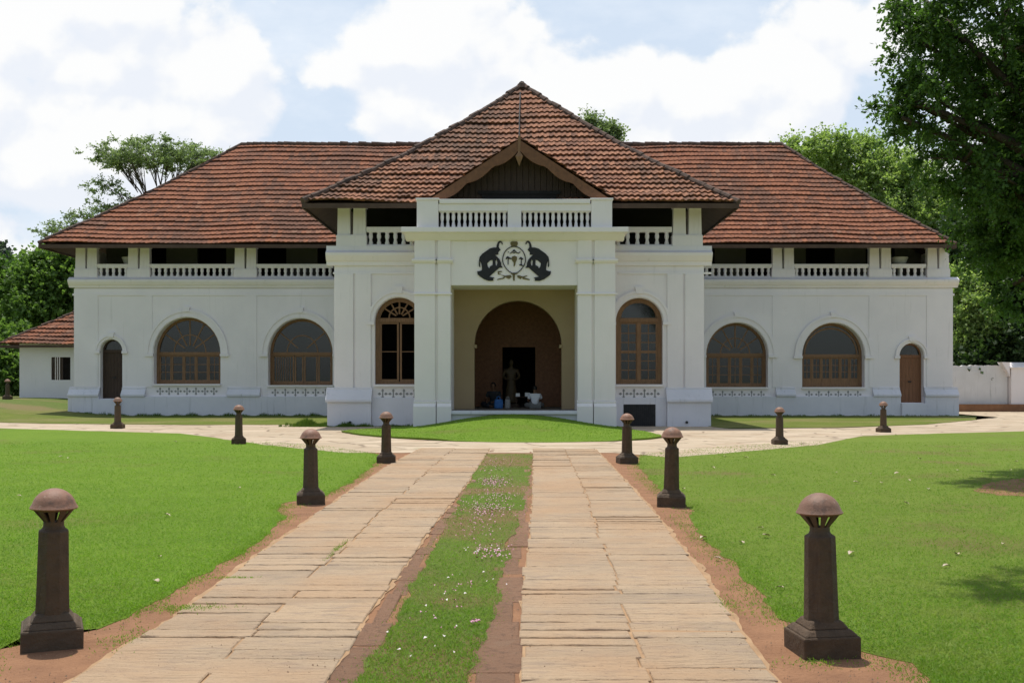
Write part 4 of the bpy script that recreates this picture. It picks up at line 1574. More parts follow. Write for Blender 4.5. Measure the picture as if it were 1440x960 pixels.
# --- gable over the porch
GY = 38.72
gp_, ge = 10.42, 8.22
gx0, gx1, gxm = -3.28, 3.40, 0.03
b = MB()
gable = None
nseg = 26
for s_, xe in ((-1, gx0), (1, gx1)):
    up_, low_ = [], []
    for i in range(nseg + 1):
        t = i / nseg
        x = gxm + (xe - gxm) * t
        z = gp_ + (ge - gp_) * t
        wdt = 0.33 + 0.13 * abs(math.sin(t * math.pi * 3.5)) - 0.12 * t
        up_.append((x, z + 0.05))
        low_.append((x, z - wdt))
    b.strip(low_, up_, GY - 0.05 - (0.003 if s_ > 0 else 0), GY + 0.03)
barge = pb(b, 'bargeboard', 'wood_barge')
b = MB()
b.add([(gxm, GY - 0.09, gp_ - 0.36), (gxm - 0.14, GY - 0.06, gp_ - 0.55), (gxm, GY - 0.06, gp_ - 0.92), (gxm + 0.14, GY - 0.06, gp_ - 0.55), (gxm, GY - 0.02, gp_ - 0.55), (gxm, GY - 0.14, gp_ - 0.58)],
      [(0, 1, 5), (1, 2, 5), (2, 3, 5), (3, 0, 5), (0, 4, 1), (1, 4, 2), (2, 4, 3), (3, 4, 0)])
b.box(gxm - 0.05, gxm + 0.05, GY - 0.08, GY - 0.055, gp_ - 0.4, gp_ + 0.18)
pb(b, 'finial', 'wood_frame')
b = MB()
GP = GY + 0.75
def gz_at(x):
    return gp_ + (ge - gp_) * (abs(x - gxm) / (gx1 - gxm))
xs_ = np.arange(gx0 + 0.15, gx1 - 0.1, 0.22)
for x in xs_:
    zt = min(gz_at(x), gz_at(x + 0.2)) - 0.08
    if zt > 8.0:
        b.box(x, x + 0.205, GP, GP + 0.05, 8.0, zt)
pb(b, 'gable_panel', 'wood_dark')
b = MB()
b.box(-1.35, 1.4, GP - 0.06, GP - 0.002, 8.05, 8.62)
b.box(-1.5, 1.55, GP - 0.1, GP - 0.002, 8.62, 8.74)
pb(b, 'gable_vent', 'dark_room')
b = MB()
for s_, xe in ((-1, gx0), (1, gx1)):
    b.add([(xe, GY + 0.03, ge + 0.0), (xe, CY + 0.3, ge), (gxm, CY + 3.0, gp_ - 0.0), (gxm, GY + 0.03, gp_)], [(0, 1, 2, 3)])
pb(b, 'gable_soffit', 'wood_dark', fix=False)
gw = (gx1 - gx0) / 2
o, _ = tiled_slope('gable_roof', (gx0 - 0.1, CY + 3.1, ge + 0.03), (gx0 - 0.1, GY, ge + 0.03), (1, 0, 0), gxm - gx0 + 0.1, gp_ - ge + 0.02, lambda t: 2.9 * (1 - t), lambda t: CY + 3.1 - GY, 10, 'roof_tile_orange', palace, sag=0.0, du=0.0767, seed=11)
part(o)
o, _ = tiled_slope('gable_roof', (gx1 + 0.1, GY, ge + 0.03), (gx1 + 0.1, CY + 3.1, ge + 0.03), (-1, 0, 0), gx1 + 0.1 - gxm, gp_ - ge + 0.02, lambda t: 0.0, lambda t: CY + 3.1 - GY - 2.9 * (1 - t), 10, 'roof_tile_orange', palace, sag=0.0, du=0.0767, seed=12)
part(o)

# --- windows
def archivolt(op, y, wdt, proj, keyh, mat):
    a, c, s, sp_, rise = op
    cx, rx = (a + c) / 2, (c - a) / 2
    b = MB()
    g = 0.03
    b.strip(arc_pts(cx, sp_, rx + g, rise + g), arc_pts(cx, sp_, rx + wdt, rise + wdt), y - proj, y + 0.02)
    b.strip(arc_pts(cx, sp_, rx + wdt * 0.72, rise + wdt * 0.72), arc_pts(cx, sp_, rx + wdt + 0.02, rise + wdt + 0.02), y - proj - 0.035, y - proj + 0.004)
    for s_ in (-1, 1):
        x0 = cx + s_ * rx
        x1 = cx + s_ * (rx + wdt + 0.06)
        b.box(min(x0, x1), max(x0, x1), y - proj - 0.06, y + 0.02, sp_ - 0.13, sp_ - 0.005)
    zt = sp_ + rise + wdt
    b.yprism([(cx - 0.12, zt - 0.1), (cx + 0.12, zt - 0.1), (cx + 0.17, zt + keyh), (cx - 0.17, zt + keyh)], y - proj - 0.06, y + 0.02)
    return b


def ornament(b, x0, x1, zc, y, n, sz):
    for i in range(n):
        x = x0 + (x1 - x0) * (i + 0.5) / n
        for dx, dz, w, h in ((0, 0.62, 0.26, 0.34), (-0.62, 0, 0.34, 0.26), (0.62, 0, 0.34, 0.26), (0, -0.62, 0.26, 0.34)):
            cx, cz = x + dx * sz, zc + dz * sz
            b.yprism([(cx - w * sz, cz), (cx, cz - h * sz), (cx + w * sz, cz), (cx, cz + h * sz)], y - 0.016, y + 0.01)
        b.box(x - 0.05 * sz * 2, x + 0.1 * sz, y - 0.012, y + 0.01, zc - 0.7 * sz, zc + 0.7 * sz)


def pane_poly(cx, rx, s, sp_, rise, e):
    return [(cx - rx + e, s + e)] + [(x * (1 - e / rx) + cx * e / rx, z - e * 0.5) for x, z in arc_pts(cx, sp_, rx, rise, 20)] + [(cx + rx - e, s + e)]


def arched_window(op, y, style, deep=0.44):
    a, c, s, sp_, rise = op
    cx, rx = (a + c) / 2, (c - a) / 2
    yf = y + deep
    fw = 0.13 if style.startswith('wing') else 0.16
    tz = sp_ + (0.0 if style.startswith('wing') else 0.06)
    b = MB()
    b.strip(arc_pts(cx, sp_, rx - fw, rise - fw), arc_pts(cx, sp_, rx - 0.001, rise - 0.001), yf, yf + 0.12)
    b.box(a + 0.001, a + fw, yf, yf + 0.12, s, sp_)
    b.box(c - fw, c - 0.001, yf, yf + 0.12, s, sp_)
    b.box(a + fw, c - fw, yf - 0.02, yf + 0.13, tz - 0.07, tz + 0.09)
    b.box(a + fw, c - fw, yf, yf + 0.12, s, s + 0.1)
    root = pb(b, 'arched_window', 'wood_frame', bevel=0.008)
    # fanlight
    b = MB()
    irx, irise = rx - fw, rise - fw
    if style in ('wing_fan', 'centre_bars', 'wing_part'):
        for deg in ((35, 62, 90, 118, 145) if style != 'wing_part' else (40, 140)):
            t = R(deg)
            p = Vector((cx + irx * math.cos(t), 0, tz + 0.09 + (irise - 0.08) * math.sin(t)))
            q = Vector((cx + 0.2 * irx * math.cos(t), 0, tz + 0.09 + 0.2 * irise * math.sin(t)))
            d = (p - q).normalized() * 1.0
            nn = Vector((-d.z, 0, d.x)) * 0.028
            b.yprism([(q.x - nn.x, q.z - nn.z), (q.x + nn.x, q.z + nn.z), (p.x + nn.x, p.z + nn.z), (p.x - nn.x, p.z - nn.z)], yf + 0.03, yf + 0.09)
        b.strip(arc_pts(cx, tz + 0.09, irx * 0.5, irise * 0.5), arc_pts(cx, tz + 0.09, irx * 0.5 + 0.05, irise * 0.5 + 0.05), yf + 0.035, yf + 0.085)
    else:
        b.strip(arc_pts(cx, tz + 0.1, irx * 0.9, (irise - 0.1) * 0.88), arc_pts(cx, tz + 0.1, irx * 0.95, (irise - 0.1) * 0.94), yf + 0.03, yf + 0.09)
    if b.v:
        b.build('fanlight', 'wood_frame', root)
    # casement leaves below the transom
    x0, x1, z0, z1 = a + fw, c - fw, s + 0.1, tz - 0.07
    def leaf(q0, q1, cols, rows, ang=0.0, solid=0.0, mat='wood_frame'):
        b = MB()
        st = 0.07
        b.box(q0, q0 + st, yf + 0.03, yf + 0.09, z0, z1)
        b.box(q1 - st, q1, yf + 0.03, yf + 0.09, z0, z1)
        b.box(q0 + st, q1 - st, yf + 0.03, yf + 0.09, z1 - st, z1)
        zb = z0 + max(st * 1.3, solid * (z1 - z0))
        b.box(q0 + st, q1 - st, yf + 0.03, yf + 0.09, z0, zb)
        for i in range(1, cols):
            x = q0 + st + (q1 - q0 - 2 * st) * i / cols
            b.box(x - 0.014, x + 0.014, yf + 0.04, yf + 0.08, zb, z1 - st)
        for j in range(1, rows):
            z = zb + (z1 - st - zb) * j / rows
            b.box(q0 + st, q1 - st, yf + 0.041, yf + 0.079, z - 0.016, z + 0.016)
        b.build('casement', mat, root)
    if style == 'wing_fan':
        n = 5
        for i in range(n):
            leaf(x0 + (x1 - x0) * i / n + 0.004, x0 + (x1 - x0) * (i + 1) / n - 0.004, 1 if i % 2 else 2, 3, solid=0.06)
    elif style == 'wing_plain':
        n = 6
        for i in range(n):
            leaf(x0 + (x1 - x0) * i / n + 0.004, x0 + (x1 - x0) * (i + 1) / n - 0.004, 2, 3, solid=0.25)
    elif style == 'wing_part':
        w_ = x1 - x0
        for q0, q1, cc, rr_ in ((0, 0.36, 8, 1), (0.37, 0.52, 1, 1), (0.53, 0.76, 1, 1), (0.77, 1.0, 1, 1)):
            leaf(x0 + w_ * q0, x0 + w_ * q1 - 0.004, cc, rr_)
    elif style == 'centre_bars':
        leaf(x0, (x0 + x1) / 2 - 0.02, 1, 2)
        leaf((x0 + x1) / 2 + 0.02, x1, 1, 2)
    else:
        leaf(x0, (x0 + x1) / 2 - 0.03, 2, 6, mat='wood_frame')
        leaf((x0 + x1) / 2 + 0.03, x1, 2, 6, mat='wood_frame')
        b = MB()
        b.box((x0 + x1) / 2 - 0.06, (x0 + x1) / 2 + 0.06, yf - 0.01, yf + 0.11, z0, z1)
        b.box(x0, x1, yf - 0.005, yf + 0.1, z0 + (z1 - z0) * 0.5 - 0.05, z0 + (z1 - z0) * 0.5 + 0.05)
        b.build('mullion', 'wood_frame', root)
    b = MB()
    b.yprism(pane_poly(cx, rx, s, sp_, rise, 0.05), yf + 0.055, yf + 0.063)
    if style != 'centre_bars':
        b.build('pane', 'glass', root)
    # sill ledge, relief band, arch moulding
    b = MB()
    b.box(a - 0.02, c + 0.02, y - 0.12, y + deep, s - 0.09, s - 0.002)
    b.build('sill', 'portico_white', root)
    archivolt(op, y, 0.36 if style.startswith('wing') else 0.25, 0.05, 0.16, 'whitewash').build('arch_moulding', 'whitewash', root)
    b = MB()
    ornament(b, a + 0.1, c - 0.1, s - 0.36, y, max(3, int(round((c - a) / 0.5))), 0.20)
    b.build('ornament_band', 'relief_grey', root)
    return root


arched_window(wing_ops_l[1], YW, 'wing_fan')
arched_window(wing_ops_l[2], YW, 'wing_part')
arched_window(wing_ops_r[0], YW, 'wing_fan')
arched_window(wing_ops_r[1], YW, 'wing_plain')
arched_window(win_cl, YC, 'centre_bars', 0.25)
arched_window(win_cr, YC, 'centre_leaves', 0.25)

# small arched doors at both ends
for op, mat, label in ((wing_ops_l[0], 'wood_dark', 'dark grey door standing in deep shade'), (wing_ops_r[2], 'wood_door', 'reddish brown plank door under a fanlight')):
    a, c, s, sp_, rise = op
    cx, rx = (a + c) / 2, (c - a) / 2
    yd = YW + 0.32
    b = MB()
    fw = 0.08
    b.strip(arc_pts(cx, sp_, rx - fw, rise - fw), arc_pts(cx, sp_, rx - 0.001, rise - 0.001), yd, yd + 0.12)
    b.box(a + 0.001, a + fw, yd, yd + 0.12, s, sp_)
    b.box(c - fw, c - 0.001, yd, yd + 0.12, s, sp_)
    b.box(a + fw, c - fw, yd - 0.01, yd + 0.12, sp_ - 0.08, sp_ + 0.06)
    root = pb(b, 'arched_door', mat, bevel=0.006)
    root['label'] = label
    b = MB()
    for q0, q1 in ((a + fw, cx - 0.006), (cx + 0.006, c - fw)):
        b.box(q0, q1, yd + 0.04, yd + 0.09, s, sp_ - 0.081)
        for i in range(1, 3):
            x = q0 + (q1 - q0) * i / 3
            b.box(x - 0.012, x + 0.012, yd + 0.028, yd + 0.041, s, sp_ - 0.082)
    b.box(a + fw, c - fw, yd + 0.02, yd + 0.042, s + 1.1, s + 1.2)
    b.build('door_leaf', mat, root)
    b = MB()
    b.box(cx - 0.06, cx + 0.1, yd - 0.01, yd + 0.02, s + 1.0, s + 1.06)
    b.build('bolt', 'iron_grille', root)
    b = MB()
    b.yprism([(x, z) for x, z in arc_pts(cx, sp_ + 0.06, rx - fw, rise - fw - 0.06)], yd + 0.05, yd + 0.058)
    b.build('pane', 'glass', root)
    archivolt(op, YW, 0.2, 0.05, 0.14, 'whitewash').build('arch_moulding', 'whitewash', root)

# stone bowls on the upper verandah
for x, lab in ((wx(176, KW), 'pale stone bowl behind the balustrade at the left end of the verandah'), (wx(1272, KW), 'pale stone bowl behind the balustrade at the right end of the verandah')):
    t = empty('planter_bowl', (x, YW + 0.75, FLOOR2 - 0.02), 0, lab, 'planter', 'stone bowls on the verandah')
    b = MB()
    b.lathe([(0.20, 0), (0.2, 0.1), (0.11, 0.16), (0.09, 0.5), (0.13, 0.62), (0.16, 0.66)], 14)
    b.build('pedestal', 'bowl_stone', t, smooth=True, angle=40)
    b = MB()
    b.lathe([(0.12, 0.66), (0.26, 0.76), (0.36, 0.92), (0.40, 1.06), (0.43, 1.10), (0.43, 1.13), (0.38, 1.13), (0.34, 0.98), (0.2, 0.84)], 18)
    b.build('bowl', 'bowl_stone', t, smooth=True, angle=40)

# ------------------------------------------------------------------ people and the statue in the hall
def skin_body(name, joints, edges, mat, parent=None, sub=2, root=0):
    me = bpy.data.meshes.new(name)
    me.from_pydata([j[0] for j in joints], edges, [])
    o = bpy.data.objects.new(name, me)
    link(o, parent)
    sk = o.modifiers.new('skin', 'SKIN')
    sk.use_smooth_shade = True
    lay = me.skin_vertices[0].data
    for i, j in enumerate(joints):
        r_ = j[1]
        lay[i].radius = r_ if isinstance(r_, tuple) else (r_, r_)
        lay[i].use_root = (i == root)
    ss = o.modifiers.new('subsurf', 'SUBSURF')
    ss.levels = sub
    ss.render_levels = sub
    me.materials.append(MATS[mat])
    return o


def seated_person(loc, rotz, label, top, bottom, group=None, lean=0.1, top_mat=None):
    t = empty('person', loc, rotz, label, 'person', group)
    J = [((0, 0, 0.11), (0.15, 0.12)), ((0, lean * 0.3, 0.30), (0.14, 0.11)), ((0, lean * 0.8, 0.48), (0.165, 0.115)), ((0, lean, 0.56), (0.10, 0.08)), ((0, lean + 0.02, 0.63), 0.052),
         ((0, lean + 0.05, 0.70), (0.072, 0.085)), ((0, lean + 0.055, 0.79), (0.078, 0.09)), ((0, lean + 0.05, 0.85), (0.05, 0.06)),
         ((-0.19, lean * 0.9, 0.52), 0.058), ((-0.27, lean + 0.03, 0.30), 0.045), ((-0.16, lean + 0.24, 0.22), 0.034), ((-0.10, lean + 0.32, 0.21), (0.035, 0.02)),
         ((0.19, lean * 0.9, 0.52), 0.058), ((0.27, lean + 0.03, 0.30), 0.045), ((0.16, lean + 0.24, 0.22), 0.034), ((0.10, lean + 0.32, 0.21), (0.035, 0.02)),
         ((-0.12, 0.05, 0.10), 0.092), ((-0.36, 0.34, 0.13), 0.065), ((0.02, 0.42, 0.06), 0.045), ((0.12, 0.44, 0.045), 0.035),
         ((0.12, 0.05, 0.10), 0.092), ((0.36, 0.34, 0.13), 0.065), ((-0.02, 0.48, 0.06), 0.045), ((-0.12, 0.50, 0.045), 0.035)]
    E = [(0, 1), (1, 2), (2, 3), (3, 4), (4, 5), (5, 6), (6, 7), (2, 8), (8, 9), (9, 10), (10, 11), (2, 12), (12, 13), (13, 14), (14, 15), (0, 16), (16, 17), (17, 18), (18, 19), (0, 20), (20, 21), (21, 22), (22, 23)]
    skin_body('body', J, E, 'skin_brown', t)
    S = [(j[0], tuple(x + 0.022 for x in (j[1] if isinstance(j[1], tuple) else (j[1], j[1])))) for j in J]
    ids = [0, 1, 2, 3, 8, 9, 12, 13]
    mp = {q: i for i, q in enumerate(ids)}
    js = [S[q] for q in ids]
    js[5] = (tuple(np.array(J[8][0]) * 0.25 + np.array(J[9][0]) * 0.75), js[5][1])
    js[7] = (tuple(np.array(J[12][0]) * 0.25 + np.array(J[13][0]) * 0.75), js[7][1])
    skin_body('shirt', js, [(mp[a], mp[c]) for a, c in E if a in mp and c in mp], top, t)
    ids = [0, 16, 17, 18, 20, 21, 22]
    mp = {q: i for i, q in enumerate(ids)}
    js = [(S[q][0], tuple(x + 0.012 for x in S[q][1])) for q in ids]
    skin_body('trousers', js, [(mp[a], mp[c]) for a, c in E if a in mp and c in mp], bottom, t)
    b = MB()
    hx, hy, hz = 0, lean + 0.05, 0.775
    vs, fs = [], []
    nu, nv = 14, 8
    for i in range(nv + 1):
        ph = math.pi * 0.62 * i / nv
        for j in range(nu):
            th = 2 * math.pi * j / nu
            cut = 1.0 if math.sin(th) < 0.35 else 0.55
            p2 = ph * cut
            vs.append((hx + 0.098 * math.sin(p2) * math.cos(th), hy - 0.01 + 0.112 * math.sin(p2) * math.sin(th), hz + 0.118 * math.cos(p2)))
    for i in range(nv):
        for j in range(nu):
            fs.append((i * nu + j, i * nu + (j + 1) % nu, (i + 1) * nu + (j + 1) % nu, (i + 1) * nu + j))
    b.add(vs, fs)
    b.build('hair', 'hair_black', t, smooth=True)
    b = MB()
    for s_ in (-1, 1):
        b.lathe([(0.0, -0.012), (0.012, 0.0), (0.0, 0.012)], 8, s_ * 0.031, hy + 0.093, 0.755, cap=False)
    b.build('eye', 'hair_black', t, smooth=True)
    b = MB()
    b.add([(0, hy + 0.09, 0.765), (-0.014, hy + 0.094, 0.722), (0.014, hy + 0.094, 0.722), (0, hy + 0.118, 0.725)], [(0, 1, 3), (0, 3, 2), (1, 2, 3)])
    b.box(-0.024, 0.024, hy + 0.085, hy + 0.096, 0.695, 0.702)
    b.build('face_feature', 'skin_brown', t)
    # hands: palm continues from the wrist, four fingers and a thumb each
    for s_ in (-1, 1):
        wr = Vector((s_ * 0.13, lean + 0.28, 0.215))
        JJ = [(tuple(wr), (0.026, 0.02)), (tuple(wr + Vector((-s_ * 0.03, 0.05, -0.005))), (0.036, 0.014))]
        EE = [(0, 1)]
        for f_ in range(4):
            base = wr + Vector((-s_ * (0.03 + 0.0) + (f_ - 1.5) * 0.02, 0.085, -0.005))
            L_ = (0.030, 0.036, 0.034, 0.026)[f_]
            k_ = len(JJ)
            JJ += [(tuple(base), 0.009), (tuple(base + Vector((0, L_, -0.012))), 0.008), (tuple(base + Vector((0, L_ * 1.5, -0.04))), 0.007)]
            EE += [(1, k_), (k_, k_ + 1), (k_ + 1, k_ + 2)]
        k_ = len(JJ)
        th = wr + Vector((-s_ * 0.065, 0.045, 0.0))
        JJ += [(tuple(th), 0.010), (tuple(th + Vector((-s_ * 0.012, 0.035, -0.01))), 0.008)]
        EE += [(0, k_), (k_, k_ + 1)]
        skin_body('hand', JJ, EE, 'skin_brown', t, 1)
    return t


HF = 0.66
pp1 = seated_person(((752.5 - 729) * 41.6 / FPX, 41.6, HF), R(4), 'person in a white shirt sitting on the porch floor with their back to the lawn', 'shirt_white', 'cloth_grey', lean=0.08)
pp2 = seated_person(((696 - 729) * 42.6 / FPX, 42.6, HF), R(160), 'person in dark clothes sitting behind the blue bag in the shaded hall', 'cloth_dark', 'cloth_dark', lean=0.12)
pp2.scale = (1.15, 1.15, 1.15)


def bag(loc, rotz, name, label, cat, mat, w, d, h, handles=True):
    t = empty(name, loc, rotz, label, cat)
    b = MB()
    r_ = random.Random(5)
    rings = []
    n = 16
    for k, (sz, z) in enumerate(((0.85, 0), (1.0, 0.08), (1.03, 0.4), (0.96, 0.75), (0.86, 1.0), (0.8, 0.99), (0.86, 0.5))):
        for j in range(n):
            t_ = 2 * math.pi * j / n
            q = 1 / max(abs(math.cos(t_)), abs(math.sin(t_))) ** 0.7
            b.v.append((math.cos(t_) * q * sz * w / 2 * r_.uniform(0.95, 1.05), math.sin(t_) * q * sz * d / 2 * r_.uniform(0.95, 1.05), z * h))
    for k in range(6):
        for j in range(n):
            b.f.append((k * n + j, k * n + (j + 1) % n, (k + 1) * n + (j + 1) % n, (k + 1) * n + j))
    b.f.append(tuple(range(n - 1, -1, -1)))
    b.build('bag_body', mat, t, smooth=True)
    if handles:
        for s_ in (-1, 1):
            b = MB()
            b.tube([(-w * 0.22, s_ * d * 0.38, h * 0.95), (-w * 0.18, s_ * d * 0.36, h * 1.2), (0, s_ * d * 0.3, h * 1.3), (w * 0.18, s_ * d * 0.36, h * 1.2), (w * 0.22, s_ * d * 0.38, h * 0.95)], 0.012, 6)
            b.build('handle', mat, t, smooth=True)
    return t


bag(((701 - 729) * 41.3 / FPX, 41.3, HF), 0.2, 'cloth_bag', 'bright blue cloth bag standing on the porch floor', 'bag', 'cloth_blue', 0.34, 0.2, 0.36)
bag(((714 - 729) * 41.3 / FPX, 41.35, HF), -0.3, 'cloth_bag', 'smaller grey bag standing beside the blue one on the porch floor', 'bag', 'relief_grey', 0.2, 0.16, 0.36)

# white sheets on an added stand, standing in for bright openings behind the hall
st = empty('added_stand', ((736 - 729) * 42.3 / FPX, 42.3, HF), 0, 'added low dark stand with bright spot sheets in front of the person in white', 'stand')
for x in (-0.28, 0.28):
    for y in (-0.12, 0.12):
        b = MB()
        b.box(x - 0.02, x + 0.02, y - 0.02, y + 0.02, 0, 0.42)
        b.build('leg', 'wood_dark', st)
b = MB()
b.box(-0.33, 0.33, -0.17, 0.17, 0.42, 0.45)
b.build('stand_top', 'wood_dark', st)
for x, w_, h_, lab in ((-0.22, 0.16, 0.13, 'white sheet standing in for a sunlit opening, left side of the added stand'), (0.16, 0.2, 0.15, 'white sheet standing in for a sunlit opening, right side of the added stand')):
    t = MB()
    t.add([(x - w_ / 2, -0.02, 0.0), (x + w_ / 2, -0.02, 0.0), (x + w_ / 2, 0.08, h_), (x - w_ / 2, 0.08, h_), (x - w_ / 2, -0.016, 0.0), (x + w_ / 2, -0.016, 0.0), (x + w_ / 2, 0.084, h_), (x - w_ / 2, 0.084, h_)],
          [(0, 1, 2, 3), (7, 6, 5, 4), (0, 4, 5, 1), (1, 5, 6, 2), (2, 6, 7, 3), (3, 7, 4, 0)])
    o = t.build('bright_spot_sheet', 'spot_white')
    o.location = ((736 - 729) * 42.3 / FPX, 42.3, HF + 0.452)
    tag(o, lab, 'paper')

# statue in the doorway
ST = empty('statue', ((719 - 729) * 43.2 / FPX, 43.2, HF), 0, 'ochre statue of a standing robed figure in the dark hall doorway', 'statue')
Js = [((0, 0, 1.02), (0.20, 0.16)), ((0, 0, 1.28), (0.20, 0.15)), ((0, 0, 1.48), (0.21, 0.14)), ((0, 0, 1.58), (0.10, 0.09)), ((0, 0, 1.66), 0.055), ((0, -0.02, 1.75), (0.085, 0.10)), ((0, -0.02, 1.86), (0.085, 0.10)), ((0, 0, 1.93), 0.05),
      ((-0.24, 0, 1.50), 0.075), ((-0.33, -0.03, 1.25), 0.06), ((-0.20, -0.2, 1.14), 0.045), ((-0.08, -0.24, 1.14), (0.045, 0.03)),
      ((0.24, 0, 1.50), 0.075), ((0.33, -0.03, 1.25), 0.06), ((0.20, -0.2, 1.12), 0.045), ((0.08, -0.24, 1.12), (0.045, 0.03)),
      ((0, 0, 0.60), (0.25, 0.2)), ((0, 0, 0.24), (0.28, 0.23)), ((0, 0, 0.15), (0.28, 0.23))]
Es = [(0, 1), (1, 2), (2, 3), (3, 4), (4, 5), (5, 6), (6, 7), (2, 8), (8, 9), (9, 10), (10, 11), (2, 12), (12, 13), (13, 14), (14, 15), (0, 16), (16, 17), (17, 18)]
skin_body('figure', Js, Es, 'statue_ochre', ST)
b = MB()
b.box(-0.36, 0.36, -0.3, 0.3, 0, 0.1)
b.box(-0.31, 0.31, -0.25, 0.25, 0.1, 0.14)
b.build('base', 'wood_dark', ST)

# ------------------------------------------------------------------ bollards
def make_bollard():
    t = empty('bollard', (0, 0, 0))
    b = MB()
    b.box(-0.195, 0.195, -0.195, 0.195, -0.06, 0.125)
    b.taper(0, 0, 0.125, 0.165, 0.186, 0.186, 0.148, 0.148)
    b.taper(0, 0, 0.1651, 0.215, 0.140, 0.140, 0.104, 0.104)
    b.build('plinth', 'bollard_stone', t, bevel=0.012)
    b = MB()
    k = 8
    b.lathe([(0.118, 0.19), (0.113, 0.30), (0.103, 0.74), (0.103, 0.765), (0.072, 0.785)], k, rot=math.pi / 8)
    b.build('post', 'bollard_stone', t, bevel=0.006)
    # lantern neck flaring up, with open slots
    b = MB()
    b.lathe([(0.078, 0.775), (0.066, 0.80), (0.066, 0.83)], 16)
    r0, z0, r1, z1 = 0.066, 0.83, 0.135, 0.915
    nrib = 10
    for i in range(nrib):
        a0 = 2 * math.pi * (i + 0.02) / nrib
        a1 = 2 * math.pi * (i + 0.60) / nrib
        vs = []
        for (r_, z) in ((r0, z0), (r1, z1)):
            for ins in (0.0, 0.016):
                for a in (a0, a1):
                    vs.append(((r_ - ins) * math.cos(a), (r_ - ins) * math.sin(a), z))
        b.add(vs, [(0, 1, 5, 4), (3, 2, 6, 7), (0, 4, 6, 2), (1, 3, 7, 5), (0, 2, 3, 1), (4, 5, 7, 6)])
    b.lathe([(0.125, 0.905), (0.136, 0.918), (0.120, 0.918)], 20)
    b.build('lantern_neck', 'bollard_stone', t)
    b = MB()
    prof = [(0.12, 0.916), (0.150, 0.917), (0.156, 0.925), (0.150, 0.933)]
    for i in range(1, 9):
        a = math.pi / 2 * i / 8
        prof.append((0.140 * math.cos(a) + 0.0008, 0.934 + 0.122 * math.sin(a) ** 1.12))
    b.lathe(prof, 28)
    b.build('dome_cap', 'bollard_cap', t, smooth=True, angle=55)
    return t


bol = make_bollard()
SPOTS = [
    (-3.07, 7.02, 24, 0.96, 1, 'large brown stone bollard nearest the camera on the left side, skewed on its plinth'),
    (1.94, 6.82, 6, 0.95, -1, 'large brown stone bollard nearest the camera on the right, standing in red soil'),
    (-2.94, 15.1, 12, 1.0, 0, 'brown bollard second from the front on the left edge of the path'),
    (2.12, 14.8, -8, 1.0, 1, 'brown bollard second from the front on the right edge of the path'),
    (-2.80, 22.6, 5, 1.0, 0, 'brown bollard at the far left corner where the path meets the forecourt'),
    (2.28, 22.4, 9, 1.0, 0, 'brown bollard at the far right corner where the path meets the forecourt'),
    (-7.68, 29.3, 14, 1.0, 0, 'brown bollard on the curved lawn edge in front of the left wing, nearer the porch'),
    (7.1, 29.0, 0, 0.96, 0, 'brown bollard on the curved lawn edge in front of the right wing, nearer the porch'),
    (-14.5, 38.6, 3, 1.06, 0, 'brown bollard at the lawn edge before the small door of the left wing'),
    (12.25, 35.8, 8, 0.97, 0, 'brown bollard at the lawn edge before the brown door of the right wing'),
    (-27.3, 57.0, 0, 1.0, 0, 'small far bollard beside the low annex at the left edge'),
]
for i, (x, y, rz, s_, tilt, lab) in enumerate(SPOTS):
    o = bol if i == 0 else copy_tree(bol)
    o.location = (x, y, gz(x, y) + 0.02)
    o.rotation_euler = (R(tilt * 0.6), R(tilt * 0.8), R(rz))
    o.scale = (s_, s_, s_ * (1.0, 1.0, 0.985, 1.02, 1.01, 0.98, 1.0, 0.99, 1.0, 1.0, 1.0)[i])
    tag(o, lab, 'bollard', 'stone bollards along the path and lawns')

# ------------------------------------------------------------------ annex on the left, boundary wall on the right
ax0, ax1, ay = -29.0, -22.6, 62.0
az = gz(-27, 62) + 0.0
annex = empty('annex_house', (-26, ay, az), 0, 'low white annex with a red tiled roof behind the left end of the palace', 'house')
ainv = Matrix.Translation((26, -ay, -az))


def ap(o):
    o.matrix_parent_inverse = ainv
    return o


KA = ay / FPX
awx0, awx1, awz0, awz1 = wx(72, KA), wx(99, KA), wz(534, KA), wz(502, KA)
b = MB()
b.box(ax0, awx0, ay, ay + 0.35, az - 0.5, 3.9)
b.box(awx1, ax1, ay, ay + 0.35, az - 0.5, 3.9)
b.box(awx0, awx1, ay, ay + 0.35, az - 0.5, awz0)
b.box(awx0, awx1, ay, ay + 0.35, awz1, 3.9)
b.box(ax0, ax0 + 0.35, ay + 0.351, ay + 6, az - 0.5, 3.9)
ap(b.build('wall', 'whitewash', annex))
b = MB()
b.box(awx0, awx0 + 0.06, ay + 0.1, ay + 0.2, awz0, awz1)
b.box((awx0 + awx1) / 2 - 0.04, (awx0 + awx1) / 2 + 0.04, ay + 0.1, ay + 0.2, awz0, awz1)
for q in np.linspace(awx0 + 0.1, (awx0 + awx1) / 2 - 0.1, 4):
    b.box(q, q + 0.05, ay + 0.12, ay + 0.16, awz0, awz1)
ap(b.build('window', 'wood_dark', annex))
b = MB()
b.box(awx0, awx1, ay + 1.5, ay + 1.6, awz0 - 0.5, awz1 + 0.5)
ap(b.build('inner_wall', 'dark_room', annex))
o, Pa = tiled_slope('roof', (ax0 - 0.9, ay - 0.8, 3.78), (ax1 + 3, ay - 0.8, 3.78), (0, 1, 0), 4.6, 3.0, lambda t: 4.3 * t, lambda t: ax1 + 3 - ax0 + 0.9, 12, 'roof_tile', annex, sag=0.1, seed=21)
ap(o)
